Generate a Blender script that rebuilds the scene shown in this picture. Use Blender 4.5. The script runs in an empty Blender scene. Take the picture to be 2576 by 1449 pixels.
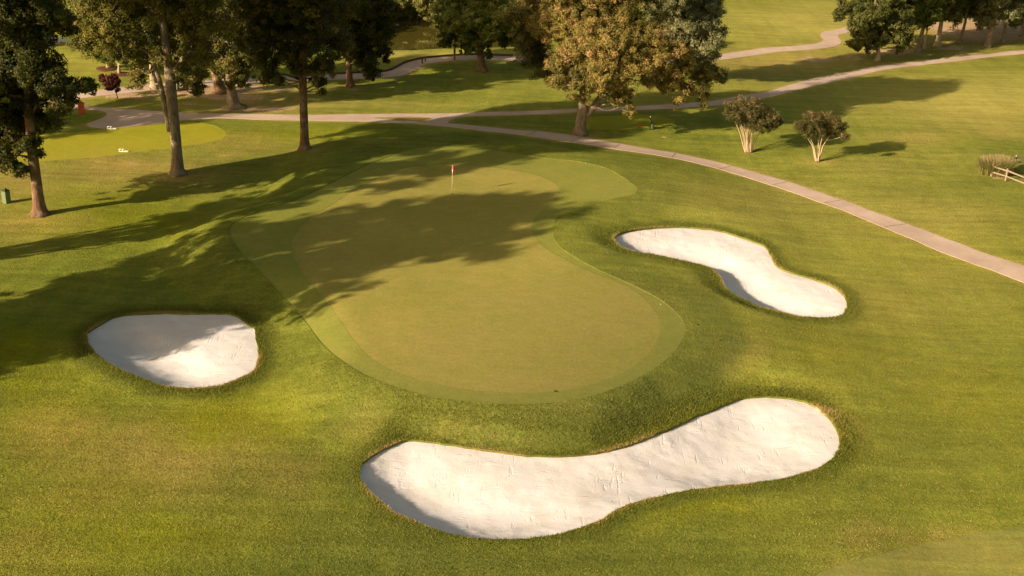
import bpy, math, random
import numpy as np
from mathutils import Vector, Matrix
from mathutils.geometry import delaunay_2d_cdt
from math import radians, sin, cos, tan, pi, atan2, sqrt

rng = np.random.default_rng(7)
random.seed(7)
scene = bpy.context.scene
COL = scene.collection

# ------------------------------------------------------------------ camera
PW, PH = 2576.0, 1449.0            # measuring grid laid over the photograph
FPX, PITCH, ROLL, HC = 3207.0, radians(22.3), radians(2.2), 32.0
CP = np.array([0.0, 0.0, HC])
FW = np.array([0, cos(PITCH), -sin(PITCH)])
_rt = np.array([1.0, 0, 0]); _up = np.array([0, sin(PITCH), cos(PITCH)])
RT = cos(ROLL) * _rt + sin(ROLL) * _up
UP = -sin(ROLL) * _rt + cos(ROLL) * _up
cd = bpy.data.cameras.new('camera')
cam = bpy.data.objects.new('camera', cd); COL.objects.link(cam)
cd.sensor_width = 36.0; cd.lens = 36.0 * FPX / PW; cd.clip_end = 3000; cd.clip_start = 0.5
M = Matrix(((RT[0], UP[0], -FW[0], CP[0]), (RT[1], UP[1], -FW[1], CP[1]), (RT[2], UP[2], -FW[2], CP[2]), (0, 0, 0, 1)))
cam.matrix_world = M
scene.camera = cam

# ------------------------------------------------------------------ light
SUN_EL, SHADOW_AZ = radians(21.5), radians(36.0)
SH = np.array([cos(SHADOW_AZ), sin(SHADOW_AZ)])           # ground direction shadows fall in
world = bpy.data.worlds.new("World"); scene.world = world; world.use_nodes = True
wn = world.node_tree; bg = wn.nodes['Background']
sky = wn.nodes.new('ShaderNodeTexSky'); sky.sky_type = 'NISHITA'; sky.sun_disc = False
sky.sun_elevation = SUN_EL; sky.sun_rotation = atan2(-SH[0], -SH[1])
sky.dust_density = 3.0; sky.air_density = 1.0; sky.ozone_density = 0.6
wt = wn.nodes.new('ShaderNodeMix'); wt.data_type = 'RGBA'; wt.blend_type = 'MULTIPLY'; wt.inputs[0].default_value = 1.0
wt.inputs[7].default_value = (1.0, 0.87, 0.60, 1)          # camera set to a warm white balance
wn.links.new(sky.outputs[0], wt.inputs[6]); wn.links.new(wt.outputs[2], bg.inputs[0]); bg.inputs[1].default_value = 0.078
sl = bpy.data.lights.new('sun', 'SUN'); sl.energy = 5.0; sl.angle = radians(0.55); sl.color = (1.0, 0.82, 0.60)
so = bpy.data.objects.new('sun', sl); COL.objects.link(so)
so.rotation_euler = Vector((SH[0] * cos(SUN_EL), SH[1] * cos(SUN_EL), -sin(SUN_EL))).to_track_quat('-Z', 'Y').to_euler()
so.location = (-60, -40, 60)
scene.view_settings.view_transform = 'Standard'; scene.view_settings.look = 'None'
scene.view_settings.exposure = 0.82; scene.view_settings.gamma = 1.0

# ------------------------------------------------------------------ measuring helpers
def ray(p):
    d = FW * FPX + RT * (p[0] - PW / 2) - UP * (p[1] - PH / 2)
    return d / np.linalg.norm(d)
def at_z(p, z=0.0):
    d = ray(p); return CP + d * ((z - CP[2]) / d[2])
def at_y(p, y):
    d = ray(p); return CP + d * (y / d[1])
def polz(pts, z):
    return np.array([at_z(p, z)[:2] for p in pts])
def closed_curve(P, ds=0.35):
    P = np.asarray(P); n = len(P); out = []
    for i in range(n):
        a, b, c, d = P[i - 1], P[i], P[(i + 1) % n], P[(i + 2) % n]
        L = np.linalg.norm(c - b); k = max(1, int(L / ds))
        for j in range(k):
            t = j / k
            out.append(0.5 * ((2 * b) + (-a + c) * t + (2 * a - 5 * b + 4 * c - d) * t * t + (-a + 3 * b - 3 * c + d) * t ** 3))
    return np.array(out)
def open_curve(P, ds=0.5):
    P = np.asarray(P, float); n = len(P); out = []
    for i in range(n - 1):
        a = P[max(i - 1, 0)]; b = P[i]; c = P[i + 1]; d = P[min(i + 2, n - 1)]
        k = max(1, int(np.linalg.norm(c - b) / ds))
        for j in range(k):
            t = j / k
            out.append(0.5 * ((2 * b) + (-a + c) * t + (2 * a - 5 * b + 4 * c - d) * t * t + (-a + 3 * b - 3 * c + d) * t ** 3))
    out.append(P[-1]); return np.array(out)
def sdf(poly, x, y):
    """signed distance, negative inside"""
    x = np.asarray(x, float).ravel(); y = np.asarray(y, float).ravel()
    lo, hi = poly.min(0), poly.max(0)
    out = np.full(x.shape, 1e3)
    near = (x > lo[0] - 30) & (x < hi[0] + 30) & (y > lo[1] - 30) & (y < hi[1] + 30)
    idx = np.nonzero(near)[0]
    A = poly; B = np.roll(poly, -1, 0); E = B - A; L2 = (E ** 2).sum(1) + 1e-12
    for s in range(0, len(idx), 4000):
        ii = idx[s:s + 4000]; px = x[ii][:, None]; py = y[ii][:, None]
        t = np.clip(((px - A[:, 0]) * E[:, 0] + (py - A[:, 1]) * E[:, 1]) / L2, 0, 1)
        d = np.sqrt(((px - A[:, 0] - t * E[:, 0]) ** 2 + (py - A[:, 1] - t * E[:, 1]) ** 2).min(1))
        c = ((A[:, 1] > py) != (B[:, 1] > py)) & (px < E[:, 0] * (py - A[:, 1]) / np.where(E[:, 1] == 0, 1e-9, E[:, 1]) + A[:, 0])
        out[ii] = np.where(c.sum(1) % 2 == 1, -d, d)
    return out
def sst(a, b, x):
    t = np.clip((x - a) / (b - a), 0, 1); return t * t * (3 - 2 * t)

# ------------------------------------------------------------------ outlines measured on the photograph, put on the ground
HG, HT, HT2 = 1.3, 0.30, 0.15
PX_COLLAR = [(577,585),(580,568),(605,550),(645,533),(690,517),(748,499),(810,471),(876,439),(915,419),(961,400),(1000,384),(1035,374),(1081,368),(1150,369),(1218,373),(1303,385),(1376,398),(1430,403),(1470,409),(1525,422),(1560,440),(1590,462),(1602,477),(1590,489),(1538,501),(1482,514),(1435,527),(1405,544),(1390,570),(1394,600),(1412,625),(1450,650),(1502,677),(1560,702),(1610,725),(1660,752),(1695,780),(1716,805),(1723,830),(1712,862),(1675,905),(1625,940),(1560,972),(1477,1000),(1400,1012),(1320,1017),(1227,1014),(1140,1005),(1060,991),(1000,975),(945,955),(890,928),(850,895),(815,855),(785,812),(760,775),(730,742),(690,706),(650,674),(618,645),(590,612)]
PX_GREEN = [(733,620),(745,585),(775,548),(830,515),(890,478),(950,448),(1010,424),(1070,414),(1150,412),(1230,418),(1310,430),(1370,445),(1405,468),(1395,498),(1360,530),(1338,560),(1345,595),(1375,625),(1420,650),(1480,680),(1550,706),(1605,735),(1645,775),(1662,820),(1645,870),(1600,915),(1540,948),(1460,972),(1380,984),(1290,986),(1190,980),(1100,965),(1010,940),(940,905),(895,860),(860,805),(825,755),(780,705),(750,665)]
PX_BF = [(905,1200),(912,1172),(945,1145),(985,1125),(1035,1112),(1100,1118),(1180,1130),(1260,1142),(1350,1150),(1440,1150),(1530,1138),(1620,1110),(1700,1075),(1780,1040),(1840,1015),(1890,1003),(1960,1003),(2020,1013),(2062,1035),(2095,1070),(2110,1108),(2106,1140),(2085,1165),(2040,1188),(1970,1208),(1880,1222),(1780,1232),(1700,1245),(1620,1262),(1570,1278),(1535,1295),(1505,1315),(1440,1340),(1350,1357),(1260,1362),(1180,1357),(1110,1342),(1040,1316),(990,1290),(945,1255),(915,1225)]
PX_BL = [(218,852),(224,837),(247,822),(274,807),(304,797),(359,793),(409,790),(459,792),(509,792),(559,791),(584,794),(604,804),(622,818),(640,828),(645,854),(649,889),(648,915),(635,938),(597,959),(547,975),(484,981),(422,977),(359,957),(309,937),(264,912),(234,885)]
PX_BR = [(1544,604),(1553,593),(1571,587),(1606,581),(1651,576),(1696,574),(1751,576),(1814,585),(1864,600),(1912,617),(1931,630),(1939,647),(1951,670),(1976,685),(2026,699),(2076,716),(2108,733),(2126,752),(2131,772),(2122,792),(2100,801),(2071,804),(2014,801),(1966,790),(1914,777),(1876,760),(1842,742),(1822,722),(1809,699),(1789,681),(1751,668),(1701,656),(1651,646),(1601,638),(1570,628),(1553,617)]
PX_TEE = [(-80,354),(0,347),(82,340),(175,333),(275,324),(375,315),(450,309),(500,309),(537,315),(562,328),(568,340),(552,351),(512,360),(457,368),(375,378),(275,392),(175,400),(100,407),(0,414),(-80,420)]
PX_TEE2 = [(1448,302),(1480,295),(1540,291),(1600,289),(1650,291),(1688,299),(1696,308),(1680,316),(1620,322),(1540,326),(1480,326),(1450,316)]
PX_PATH = [(-60,262),(20,259),(80,258),(138,259),(190,262),(250,270),(325,275),(400,280),(450,284),(500,286),(575,286),(644,287),(719,289),(819,289),(944,287),(1020,286),(1089,286),(1194,284),(1288,281),(1363,278),(1463,274),(1613,267),(1713,261),(1788,255),(1838,246),(1888,237),(1932,230),(1982,215),(2057,195),(2144,179),(2182,171),(2257,160),(2357,149),(2457,139),(2532,130),(2576,127),(2680,118),
 (2680,126),(2576,135),(2507,142),(2432,151),(2357,159),(2282,168),(2219,177),(2157,192),(2094,206),(2007,226),(1957,239),(1932,245),(1888,253),(1838,262),(1763,268),(1688,273),(1588,277),(1488,281),(1388,286),(1288,290),(1194,292),(1160,294),(1142,299),(1128,306),(1132,311),(1150,312),(1219,319),(1288,326),(1350,330),(1413,337),(1463,345),(1513,354),(1560,362),(1610,371),(1700,386),(1760,398),(1840,417),(1932,443),(1982,457),(2032,474),(2119,503),(2182,527),(2282,563),(2357,592),(2419,615),(2480,638),(2576,670),(2680,705),
 (2680,756),(2576,712),(2450,665),(2359,630),(2282,597),(2182,555),(2082,516),(2007,489),(1932,464),(1850,438),(1750,410),(1650,390),(1550,376),(1463,362),(1388,351),(1288,337),(1219,330),(1169,324),(1119,318),(1044,312),(969,308),(869,305),(744,303),(644,301),(600,299),(550,298),(475,301),(425,305),(400,310),(300,321),(255,323),(225,317),(219,312),(237,305),(258,297),(268,289),(264,281),(245,277),(212,274),(150,271),(80,270),(0,272),(-60,275)]
PX_ISLE = [(938,297),(965,295),(1010,295),(1055,295),(1086,296),(1080,302),(1070,307),(1040,306),(1005,304),(965,300)]
PX_PATHC = [(-20,266),(60,258),(110,253),(138,249),(197,241),(275,231),(340,224),(400,217),(475,212),(595,204),(719,199),(844,194),(930,190),(975,188),(1003,182),(1024,172),(1043,162),(1075,154),(1119,149),(1194,145),(1288,147),(1338,148),(1450,152),(1600,154),(1700,152),(1793,146),(1863,137),(1932,127),(2007,121),(2062,116),(2086,110),(2094,102),(2086,92),(2090,84),(2110,80),(2152,71),(2200,58),(2280,40)]
PX_FAIR = [(2030,1500),(2045,1449),(2085,1430),(2170,1404),(2263,1379),(2330,1366),(2387,1357),(2474,1336),(2576,1320),(2720,1296),(2720,1520),(2400,1540)]
PX_POND = [(940,66),(965,60),(989,60),(1020,62),(1046,65),(1096,72),(1150,78),(1220,82),(1290,85),(1340,92),(1350,106),(1290,116),(1220,118),(1150,117),(1097,117),(1056,119),(1014,122),(969,122),(920,122),(860,116),(840,96),(870,76)]
PX_POND2 = [(-40,92),(60,90),(120,96),(150,99),(182,100),(185,108),(172,113),(150,116),(120,119),(40,124),(-60,128)]
WZ = -0.45
COLLAR = closed_curve(polz(PX_COLLAR, HG)); GREEN = closed_curve(polz(PX_GREEN, HG))
TEE = closed_curve(polz(PX_TEE, HT)); TEE2 = closed_curve(polz(PX_TEE2, HT2))
POND = closed_curve(polz(PX_POND, WZ), 1.0); POND2 = closed_curve(polz(PX_POND2, WZ), 1.0)
def rough_edge(P, a, sc):
    n = np.roll(P, -1, 0) - np.roll(P, 1, 0); n /= np.linalg.norm(n, axis=1)[:, None] + 1e-9; n = np.stack([n[:, 1], -n[:, 0]], 1)
    k = rng.normal(size=len(P)); k = (k + np.roll(k, 1)) * .5; w = np.sin(P[:, 0] * sc + 2 * np.sin(P[:, 1] * sc * .8)) * np.sin(P[:, 1] * sc * 1.2 + np.sin(P[:, 0] * sc * 1.7))
    return P + n * (a * (k * .8 + w))[:, None]
BUNKERS = []   # poly, rim, lip, bowl depth, bowl width, blend width
for px, r0, rs, lip, bowl, bw, wd in ((PX_BF, 0.12, 0.0, 0.12, 0.66, 1.6, 1.25), (PX_BL, 0.15, 0.0, 0.12, 0.75, 2.4, 2.0), (PX_BR, 0.50, -0.035, 0.14, 0.80, 1.5, 2.2)):
    c0 = polz(px, r0 - lip).mean(0)
    rim = lambda x, y, c0=c0, r0=r0, rs=rs: r0 + rs * np.clip((np.asarray(x) - c0[0]) * SH[0] - (np.asarray(y) - c0[1]) * SH[1], -9, 9)
    z_ = np.full(len(px), r0 - lip)
    for _ in range(10):
        Q = np.array([at_z(p, zz) for p, zz in zip(px, z_)]); z_ = 0.4 * z_ + 0.6 * (rim(Q[:, 0], Q[:, 1]) - lip)
    BUNKERS.append([rough_edge(closed_curve(Q[:, :2], 0.2), 0.035, 1.9), rim, lip, bowl, bw, wd])

def natural(x, y):
    h = 0.16 * np.sin(x * 0.11 + 0.6) * np.sin(y * 0.09 + 1.0) + 0.10 * np.sin(x * 0.05 - y * 0.16 + 2.0) + 0.05 * np.sin(x * 0.33 + y * 0.21)
    h = h + 0.05 * np.sin(x * 0.52 - y * 0.47 + 1.3) * np.sin(y * 0.30 + x * 0.12)
    return h
def smooth_noise(x, y, s):
    return np.sin(x * s + 1.7 * np.sin(y * s * 0.7)) * np.sin(y * s * 1.1 + 1.3 * np.sin(x * s * 0.8 + 2))
def height(x, y, full=True):
    x = np.asarray(x, float); y = np.asarray(y, float); sh = x.shape; x = x.ravel(); y = y.ravel()
    h = natural(x, y)
    g = sdf(COLLAR, x, y); dn = np.clip(((x - 1.0) * SH[0] + (y - 72.0) * SH[1]) / 12.0 + 0.35, 0, 1); w = 1 - sst(0.0, 6.0 + 8.0 * dn, g)
    h = h * (1 - w) + (HG + 0.05 * smooth_noise(x, y, 0.22)) * w
    t = sdf(TEE, x, y); w = 1 - sst(0.0, 1.4, t); h = h * (1 - w) + HT * w
    t = sdf(TEE2, x, y); w = 1 - sst(0.0, 1.4, t); h = h * (1 - w) + HT2 * w
    for P in (POND, POND2):
        p = sdf(P, x, y); w = 1 - sst(-0.6, 3.5, p); h = h * (1 - w) + (-1.1) * w
    for poly, rim, lip, bowl, bw, wd in BUNKERS:
        b = sdf(poly, x, y); c0 = poly.mean(0); dn = np.clip(((x - c0[0]) * SH[0] + (y - c0[1]) * SH[1]) / 6.0, 0, 1)
        w = 1 - sst(0.02, wd * (1 + 2.0 * dn), b); h = h * (1 - w) + rim(x, y) * w
    return h.reshape(sh)
def sand_height(k, x, y):
    poly, rim, lip, bowl, bw, wd = BUNKERS[k]
    x = np.asarray(x, float); y = np.asarray(y, float); d = -sdf(poly, x, y); e = 0.15
    gx = (-sdf(poly, x + e, y) - d) / -e; gy = (-sdf(poly, x, y + e) - d) / -e; g = np.sqrt(gx * gx + gy * gy) + 1e-6
    dn = 0.5 + 0.5 * (gx * SH[0] + gy * SH[1]) / g            # 0 under the sunward lip, 1 where the bank faces the sun
    return rim(x, y) - lip - bowl * (0.72 - 0.28 * np.cos(pi * (1 - dn))) * sst(-0.2, bw * (1 + 2.6 * dn * dn), d) + 0.02 * smooth_noise(x, y, 1.1) * sst(0, 1, d) + 0.012 * smooth_noise(x, y, 3.7) * sst(0, .6, d)
def G(p):
    """photo point -> point on the ground"""
    z = 0.0
    for _ in range(14):
        P = at_z(p, z); z = 0.35 * z + 0.65 * float(height(P[0:1], P[1:2])[0])
    P = at_z(p, z); P[2] = float(height(P[0:1], P[1:2])[0]); return P
def polg(pts):
    z = np.zeros(len(pts))
    for _ in range(12):
        Q = np.array([at_z(p, zz) for p, zz in zip(pts, z)]); z = 0.35 * z + 0.65 * height(Q[:, 0], Q[:, 1])
    return np.array([at_z(p, zz)[:2] for p, zz in zip(pts, z)])
PATH = rough_edge(closed_curve(polg(PX_PATH), 0.4), 0.03, 0.9); ISLE = closed_curve(polg(PX_ISLE), 0.5)
cl = open_curve(polg(PX_PATHC), 0.6)
tn = np.gradient(cl, axis=0); tn /= np.linalg.norm(tn, axis=1)[:, None]; nr = np.stack([-tn[:, 1], tn[:, 0]], 1)
wC = 1.15
FAIR = closed_curve(polg(PX_FAIR), 0.5)
PATHC = np.concatenate([cl + nr * wC, (cl - nr * wC)[::-1]])

# ------------------------------------------------------------------ object helpers
def tag(o, label=None, cat=None, group=None, kind=None):
    if label: o['label'] = label
    if cat: o['category'] = cat
    if group: o['group'] = group
    if kind: o['kind'] = kind
    return o
def mesh_obj(name, V, F, mat, parent=None, smooth=True, origin=None):
    me = bpy.data.meshes.new(name)
    V = np.asarray(V, np.float64)
    if origin is not None: V = V - np.asarray(origin)
    if isinstance(F, np.ndarray):
        nf, k = F.shape
        me.vertices.add(len(V)); me.vertices.foreach_set('co', V.astype(np.float32).ravel())
        me.loops.add(nf * k); me.loops.foreach_set('vertex_index', F.astype(np.int32).ravel())
        me.polygons.add(nf); me.polygons.foreach_set('loop_start', np.arange(0, nf * k, k, dtype=np.int32))
        me.polygons.foreach_set('loop_total', np.full(nf, k, np.int32))
        me.update(calc_edges=True)
    else:
        me.from_pydata([tuple(v) for v in V], [], [tuple(f) for f in F])
    me.polygons.foreach_set('use_smooth', np.full(len(me.polygons), smooth))
    if mat: me.materials.append(mat)
    me.validate()
    o = bpy.data.objects.new(name, me); COL.objects.link(o)
    if parent: o.parent = parent
    elif origin is not None: o.location = origin
    return o
def empty(name, loc, label, cat, group=None):
    o = bpy.data.objects.new(name, None); COL.objects.link(o); o.location = loc; o.empty_display_size = 0.3
    return tag(o, label, cat, group)
def fattr(o, name, data, domain='POINT'):
    a = o.data.attributes.new(name, 'FLOAT', domain); a.data.foreach_set('value', np.asarray(data, np.float32))

class MB:
    def __init__(s): s.V = []; s.F = []; s.n = 0
    def add(s, V, F):
        V = np.asarray(V, float); s.V.append(V); s.F += [tuple(int(i) + s.n for i in f) for f in F]; s.n += len(V); return s
    def tube(s, P, R, k=8, cap=True, wob=0.0, flare=0.0, seed=0):
        P = np.asarray(P, float); n = len(P); R = np.broadcast_to(np.asarray(R, float), (n,))
        T = np.gradient(P, axis=0); T /= np.linalg.norm(T, axis=1)[:, None] + 1e-9
        ref = np.array([0.0, 1, 0.05]) if abs(T[0][1]) < 0.9 else np.array([1.0, 0, 0])
        V = []; a = np.arange(k) * 2 * pi / k
        for i in range(n):
            u = np.cross(T[i], ref); u /= np.linalg.norm(u) + 1e-9; w = np.cross(T[i], u)
            r = R[i] * (1 + wob * np.sin(a * 3 + seed + i * 0.5) + flare * max(0, 1 - i / 2.5) * np.abs(np.sin(a * 2.5 + seed)))
            V.append(P[i] + np.outer(np.cos(a) * r, u) + np.outer(np.sin(a) * r, w))
        V = np.concatenate(V); F = []
        for i in range(n - 1):
            for j in range(k):
                F.append((i * k + j, i * k + (j + 1) % k, (i + 1) * k + (j + 1) % k, (i + 1) * k + j))
        if cap: F.append(tuple(range(k))[::-1]); F.append(tuple((n - 1) * k + j for j in range(k)))
        return s.add(V, F)
    def box(s, c, d, rz=0.0, taper=1.0, bev=0.0):
        c = np.asarray(c, float); dx, dy, dz = np.asarray(d, float) / 2
        V = []
        for z, t in ((-dz, 1.0), (dz, taper)):
            b = min(bev, dx * .45, dy * .45)
            for x, y in ((-dx + b, -dy), (dx - b, -dy), (dx, -dy + b), (dx, dy - b), (dx - b, dy), (-dx + b, dy), (-dx, dy - b), (-dx, -dy + b)) if b > 0 else ((-dx, -dy), (dx, -dy), (dx, dy), (-dx, dy)):
                x *= t; y *= t; V.append((c[0] + x * cos(rz) - y * sin(rz), c[1] + x * sin(rz) + y * cos(rz), c[2] + z))
        k = len(V) // 2
        F = [tuple(range(k))[::-1], tuple(range(k, 2 * k))] + [(j, (j + 1) % k, k + (j + 1) % k, k + j) for j in range(k)]
        return s.add(V, F)
    def beam(s, a, b, w, h, wob=0.0):
        a = np.asarray(a, float); b = np.asarray(b, float); d = b - a; L = np.linalg.norm(d); d /= L
        u = np.cross(d, (0, 0, 1)); u /= np.linalg.norm(u) + 1e-9; v = np.cross(u, d); V = []; n = 6
        for i in range(n):
            c = a + d * L * i / (n - 1); q = 1 + wob * random.uniform(-1, 1)
            for p, r in ((-.5, -.35), (-.35, -.5), (.35, -.5), (.5, -.35), (.5, .35), (.35, .5), (-.35, .5), (-.5, .35)):
                V.append(c + u * w * p * q + v * h * r * q)
        F = []
        for i in range(n - 1):
            for j in range(8): F.append((i * 8 + j, i * 8 + (j + 1) % 8, (i + 1) * 8 + (j + 1) % 8, (i + 1) * 8 + j))
        F += [tuple(range(8))[::-1], tuple((n - 1) * 8 + j for j in range(8))]
        return s.add(V, F)
    def lathe(s, prof, c, k=16):
        V = []; F = []
        for r, z in prof:
            for j in range(k): V.append((c[0] + r * cos(j * 2 * pi / k), c[1] + r * sin(j * 2 * pi / k), c[2] + z))
        for i in range(len(prof) - 1):
            for j in range(k): F.append((i * k + j, i * k + (j + 1) % k, (i + 1) * k + (j + 1) % k, (i + 1) * k + j))
        F += [tuple(range(k))[::-1], tuple((len(prof) - 1) * k + j for j in range(k))]
        return s.add(V, F)
    def build(s, name, mat, parent=None, smooth=False, origin=None):
        V = np.concatenate(s.V)
        if parent is not None: origin = np.array(parent.location) if parent.parent is None else origin
        o = mesh_obj(name, V, s.F, mat, parent, smooth, origin)
        return o

# ------------------------------------------------------------------ materials
def new_mat(name):
    m = bpy.data.materials.new(name); m.use_nodes = True; nt = m.node_tree; nt.nodes.clear()
    out = nt.nodes.new('ShaderNodeOutputMaterial'); return m, nt, out
class NT:
    def __init__(s, nt): s.nt = nt
    def n(s, t, **kw):
        nd = s.nt.nodes.new(t)
        for k, v in kw.items(): setattr(nd, k, v)
        return nd
    def link(s, a, b): s.nt.links.new(a, b)
    def pos(s):
        return s.n('ShaderNodeNewGeometry').outputs['Position']
    def noise(s, vec, scale, detail=2.0, rough=0.55, stretch=None, rot=0.0, dist=0.0):
        if stretch is not None or rot:
            mp = s.n('ShaderNodeMapping'); mp.inputs['Scale'].default_value = stretch or (1, 1, 1); mp.inputs['Rotation'].default_value = (0, 0, rot)
            s.link(vec, mp.inputs[0]); vec = mp.outputs[0]
        nd = s.n('ShaderNodeTexNoise'); nd.inputs['Scale'].default_value = scale; nd.inputs['Detail'].default_value = detail
        nd.inputs['Roughness'].default_value = rough; nd.inputs['Distortion'].default_value = dist
        s.link(vec, nd.inputs['Vector']); return nd.outputs['Fac']
    def attr(s, name):
        return s.n('ShaderNodeAttribute', attribute_name=name).outputs['Fac']
    def ramp(s, fac, stops):
        r = s.n('ShaderNodeValToRGB'); e = r.color_ramp.elements
        while len(e) < len(stops): e.new(0.5)
        for i, (p, c) in enumerate(stops): e[i].position = p; e[i].color = (c[0], c[1], c[2], 1) if not isinstance(c, (int, float)) else (c, c, c, 1)
        s.link(fac, r.inputs[0]); return r.outputs[0]
    def mix(s, a, b, f):
        m = s.n('ShaderNodeMix', data_type='RGBA'); 
        for v, i in ((a, 6), (b, 7), (f, 0)):
            if isinstance(v, (int, float)) : m.inputs[i].default_value = v
            elif isinstance(v, tuple): m.inputs[i].default_value = (*v, 1)
            else: s.link(v, m.inputs[i])
        return m.outputs[2]
    def mathn(s, op, a, b=0.0, clamp=False):
        m = s.n('ShaderNodeMath', operation=op, use_clamp=clamp)
        for v, i in ((a, 0), (b, 1)):
            if isinstance(v, (int, float)): m.inputs[i].default_value = v
            else: s.link(v, m.inputs[i])
        return m.outputs[0]
    def bright(s, c, f):
        h = s.n('ShaderNodeHueSaturation'); s.link(c, h.inputs['Color']); s.link(f, h.inputs['Value']); return h.outputs[0]
    def bump(s, hgt, strength, dist):
        b = s.n('ShaderNodeBump'); b.inputs['Strength'].default_value = strength; b.inputs['Distance'].default_value = dist
        s.link(hgt, b.inputs['Height']); return b.outputs[0]
    def bsdf(s, col, rough=0.8, spec=0.2, normal=None, metal=0.0):
        p = s.n('ShaderNodeBsdfPrincipled')
        if isinstance(col, tuple): p.inputs['Base Color'].default_value = (*col, 1)
        else: s.link(col, p.inputs['Base Color'])
        p.inputs['Roughness'].default_value = rough; p.inputs['Specular IOR Level'].default_value = spec; p.inputs['Metallic'].default_value = metal
        if normal is not None: s.link(normal, p.inputs['Normal'])
        return p

PALE = (0.45, 0.385, 0.095); LUSH = (0.235, 0.245, 0.006); DARKG = (0.085, 0.115, 0.016); TAN = (0.42, 0.29, 0.085); DIRT = (0.50, 0.34, 0.20)
def turf(name, dark, light, tan_c, grain=0.5, fine=22.0, bump=0.6, patch=0.35, coarse=0.3):
    m, nt, out = new_mat(name); t = NT(nt); P = t.pos()
    n1 = t.noise(P, 0.16, 3, 0.6); n2 = t.noise(P, 0.9, 4, 0.6); n3 = t.noise(P, fine, 3, 0.75); n4 = t.noise(P, 5.0, 3, 0.6)
    nb = t.noise(P, 2.6, 4, 0.7); n5 = t.noise(P, 1.5, 5, 0.75, (0.6, 1.5, 1), 0.3); n6 = t.noise(P, 7.5, 3, 0.8)
    f = t.ramp(t.mathn('ADD', t.mathn('MULTIPLY', n1, 0.55), t.mathn('MULTIPLY', n2, 0.45)), [(0.36, 0.0), (0.64, 1.0)])
    c = t.mix(dark, light, f)
    # dry patches: attribute broken up by noise
    dry = t.mathn('MULTIPLY', t.attr('dry'), t.mathn('ADD', 0.45, t.mathn('MULTIPLY', nb, 1.1)), True)
    c = t.mix(c, tan_c, t.mathn('ADD', dry, t.mathn('MULTIPLY', t.ramp(n4, [(0.5, 0.0), (0.75, 1.0)]), patch), True))
    c = t.mix(c, LUSH, t.mathn('MULTIPLY', t.attr('lush'), 0.9, True))
    c = t.mix(c, PALE, t.mathn('MULTIPLY', t.attr('pale'), 0.8, True))
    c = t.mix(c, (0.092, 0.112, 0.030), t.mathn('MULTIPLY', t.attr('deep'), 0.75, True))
    dd = t.mathn('ADD', t.attr('dirt'), t.mathn('MULTIPLY', t.mathn('SUBTRACT', nb, 0.5), 1.1))
    c = t.mix(c, DIRT, t.ramp(dd, [(0.48, 0.0), (0.62, 1.0)]))
    if 'putting' in name:
        pm = t.n('ShaderNodeTexVoronoi'); pm.inputs['Scale'].default_value = 1.3; t.link(P, pm.inputs['Vector'])
        c = t.mix(c, (0.36, 0.31, 0.13), t.mathn('MULTIPLY', t.ramp(pm.outputs['Distance'], [(0.05, 0.5), (0.12, 0.0)]), t.ramp(t.noise(P, .5, 2), [(.45, 0.0), (.6, 1.0)])))
        c = t.mix(c, (0.26, 0.255, 0.050), t.ramp(t.noise(P, 1.1, 4, .7, (1.0, .5, 1), .4), [(0.5, 0.0), (0.72, 0.55)]))
    v = t.mathn('ADD', 1 - grain * 0.5, t.mathn('MULTIPLY', n3, grain))
    v = t.mathn('MULTIPLY', v, t.mathn('ADD', 0.86, t.mathn('MULTIPLY', n4, 0.28)))
    v = t.mathn('MULTIPLY', v, t.mathn('ADD', 1 - 0.5 * coarse, t.mathn('MULTIPLY', n5, coarse)))
    v = t.mathn('MULTIPLY', v, t.mathn('ADD', 1 - 0.5 * coarse, t.mathn('MULTIPLY', n6, coarse)))
    if coarse > .5:
        s1 = t.noise(P, 0.55, 3, .6, (0.16, 1.7, 1), 0.35, .3); s2 = t.noise(P, 0.5, 3, .6, (1.5, 0.14, 1), 0.5, .4)
        v = t.mathn('MULTIPLY', v, t.mathn('ADD', 0.62, t.mathn('MULTIPLY', s1, 0.76))); v = t.mathn('MULTIPLY', v, t.mathn('ADD', 0.80, t.mathn('MULTIPLY', s2, 0.4)))
    c = t.bright(c, v)
    hb = t.mathn('ADD', n3, t.mathn('MULTIPLY', n4, 1.2)); hb = t.mathn('ADD', hb, t.mathn('MULTIPLY', n6, 0.8))
    b = t.bsdf(c, 0.95, 0.05, t.bump(hb, bump, 0.05))
    t.link(b.outputs[0], out.inputs[0]); return m
M_ROUGH = turf('rough_turf', (0.130, 0.166, 0.020), (0.240, 0.254, 0.035), (0.38, 0.28, 0.080), 1.0, 16.0, 1.0, 0.25, 0.75)
M_COLLAR = turf('collar_turf', (0.235, 0.248, 0.045), (0.30, 0.290, 0.058), (0.37, 0.30, 0.09), 0.35, 30.0, 0.35, 0.10)
M_GREEN = turf('putting_turf', (0.30, 0.27, 0.055), (0.39, 0.322, 0.083), (0.46, 0.33, 0.11), 0.30, 30.0, 0.3, 0.25)
M_FAIR = turf('fairway_turf', (0.15, 0.175, 0.030), (0.23, 0.23, 0.05), (0.31, 0.26, 0.085), 0.7, 20.0, 0.5, 0.3, 0.55)
M_TEE = turf('tee_turf', (0.27, 0.275, 0.018), (0.33, 0.31, 0.025), (0.40, 0.31, 0.06), 0.3, 30.0, 0.3, 0.1)

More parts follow.
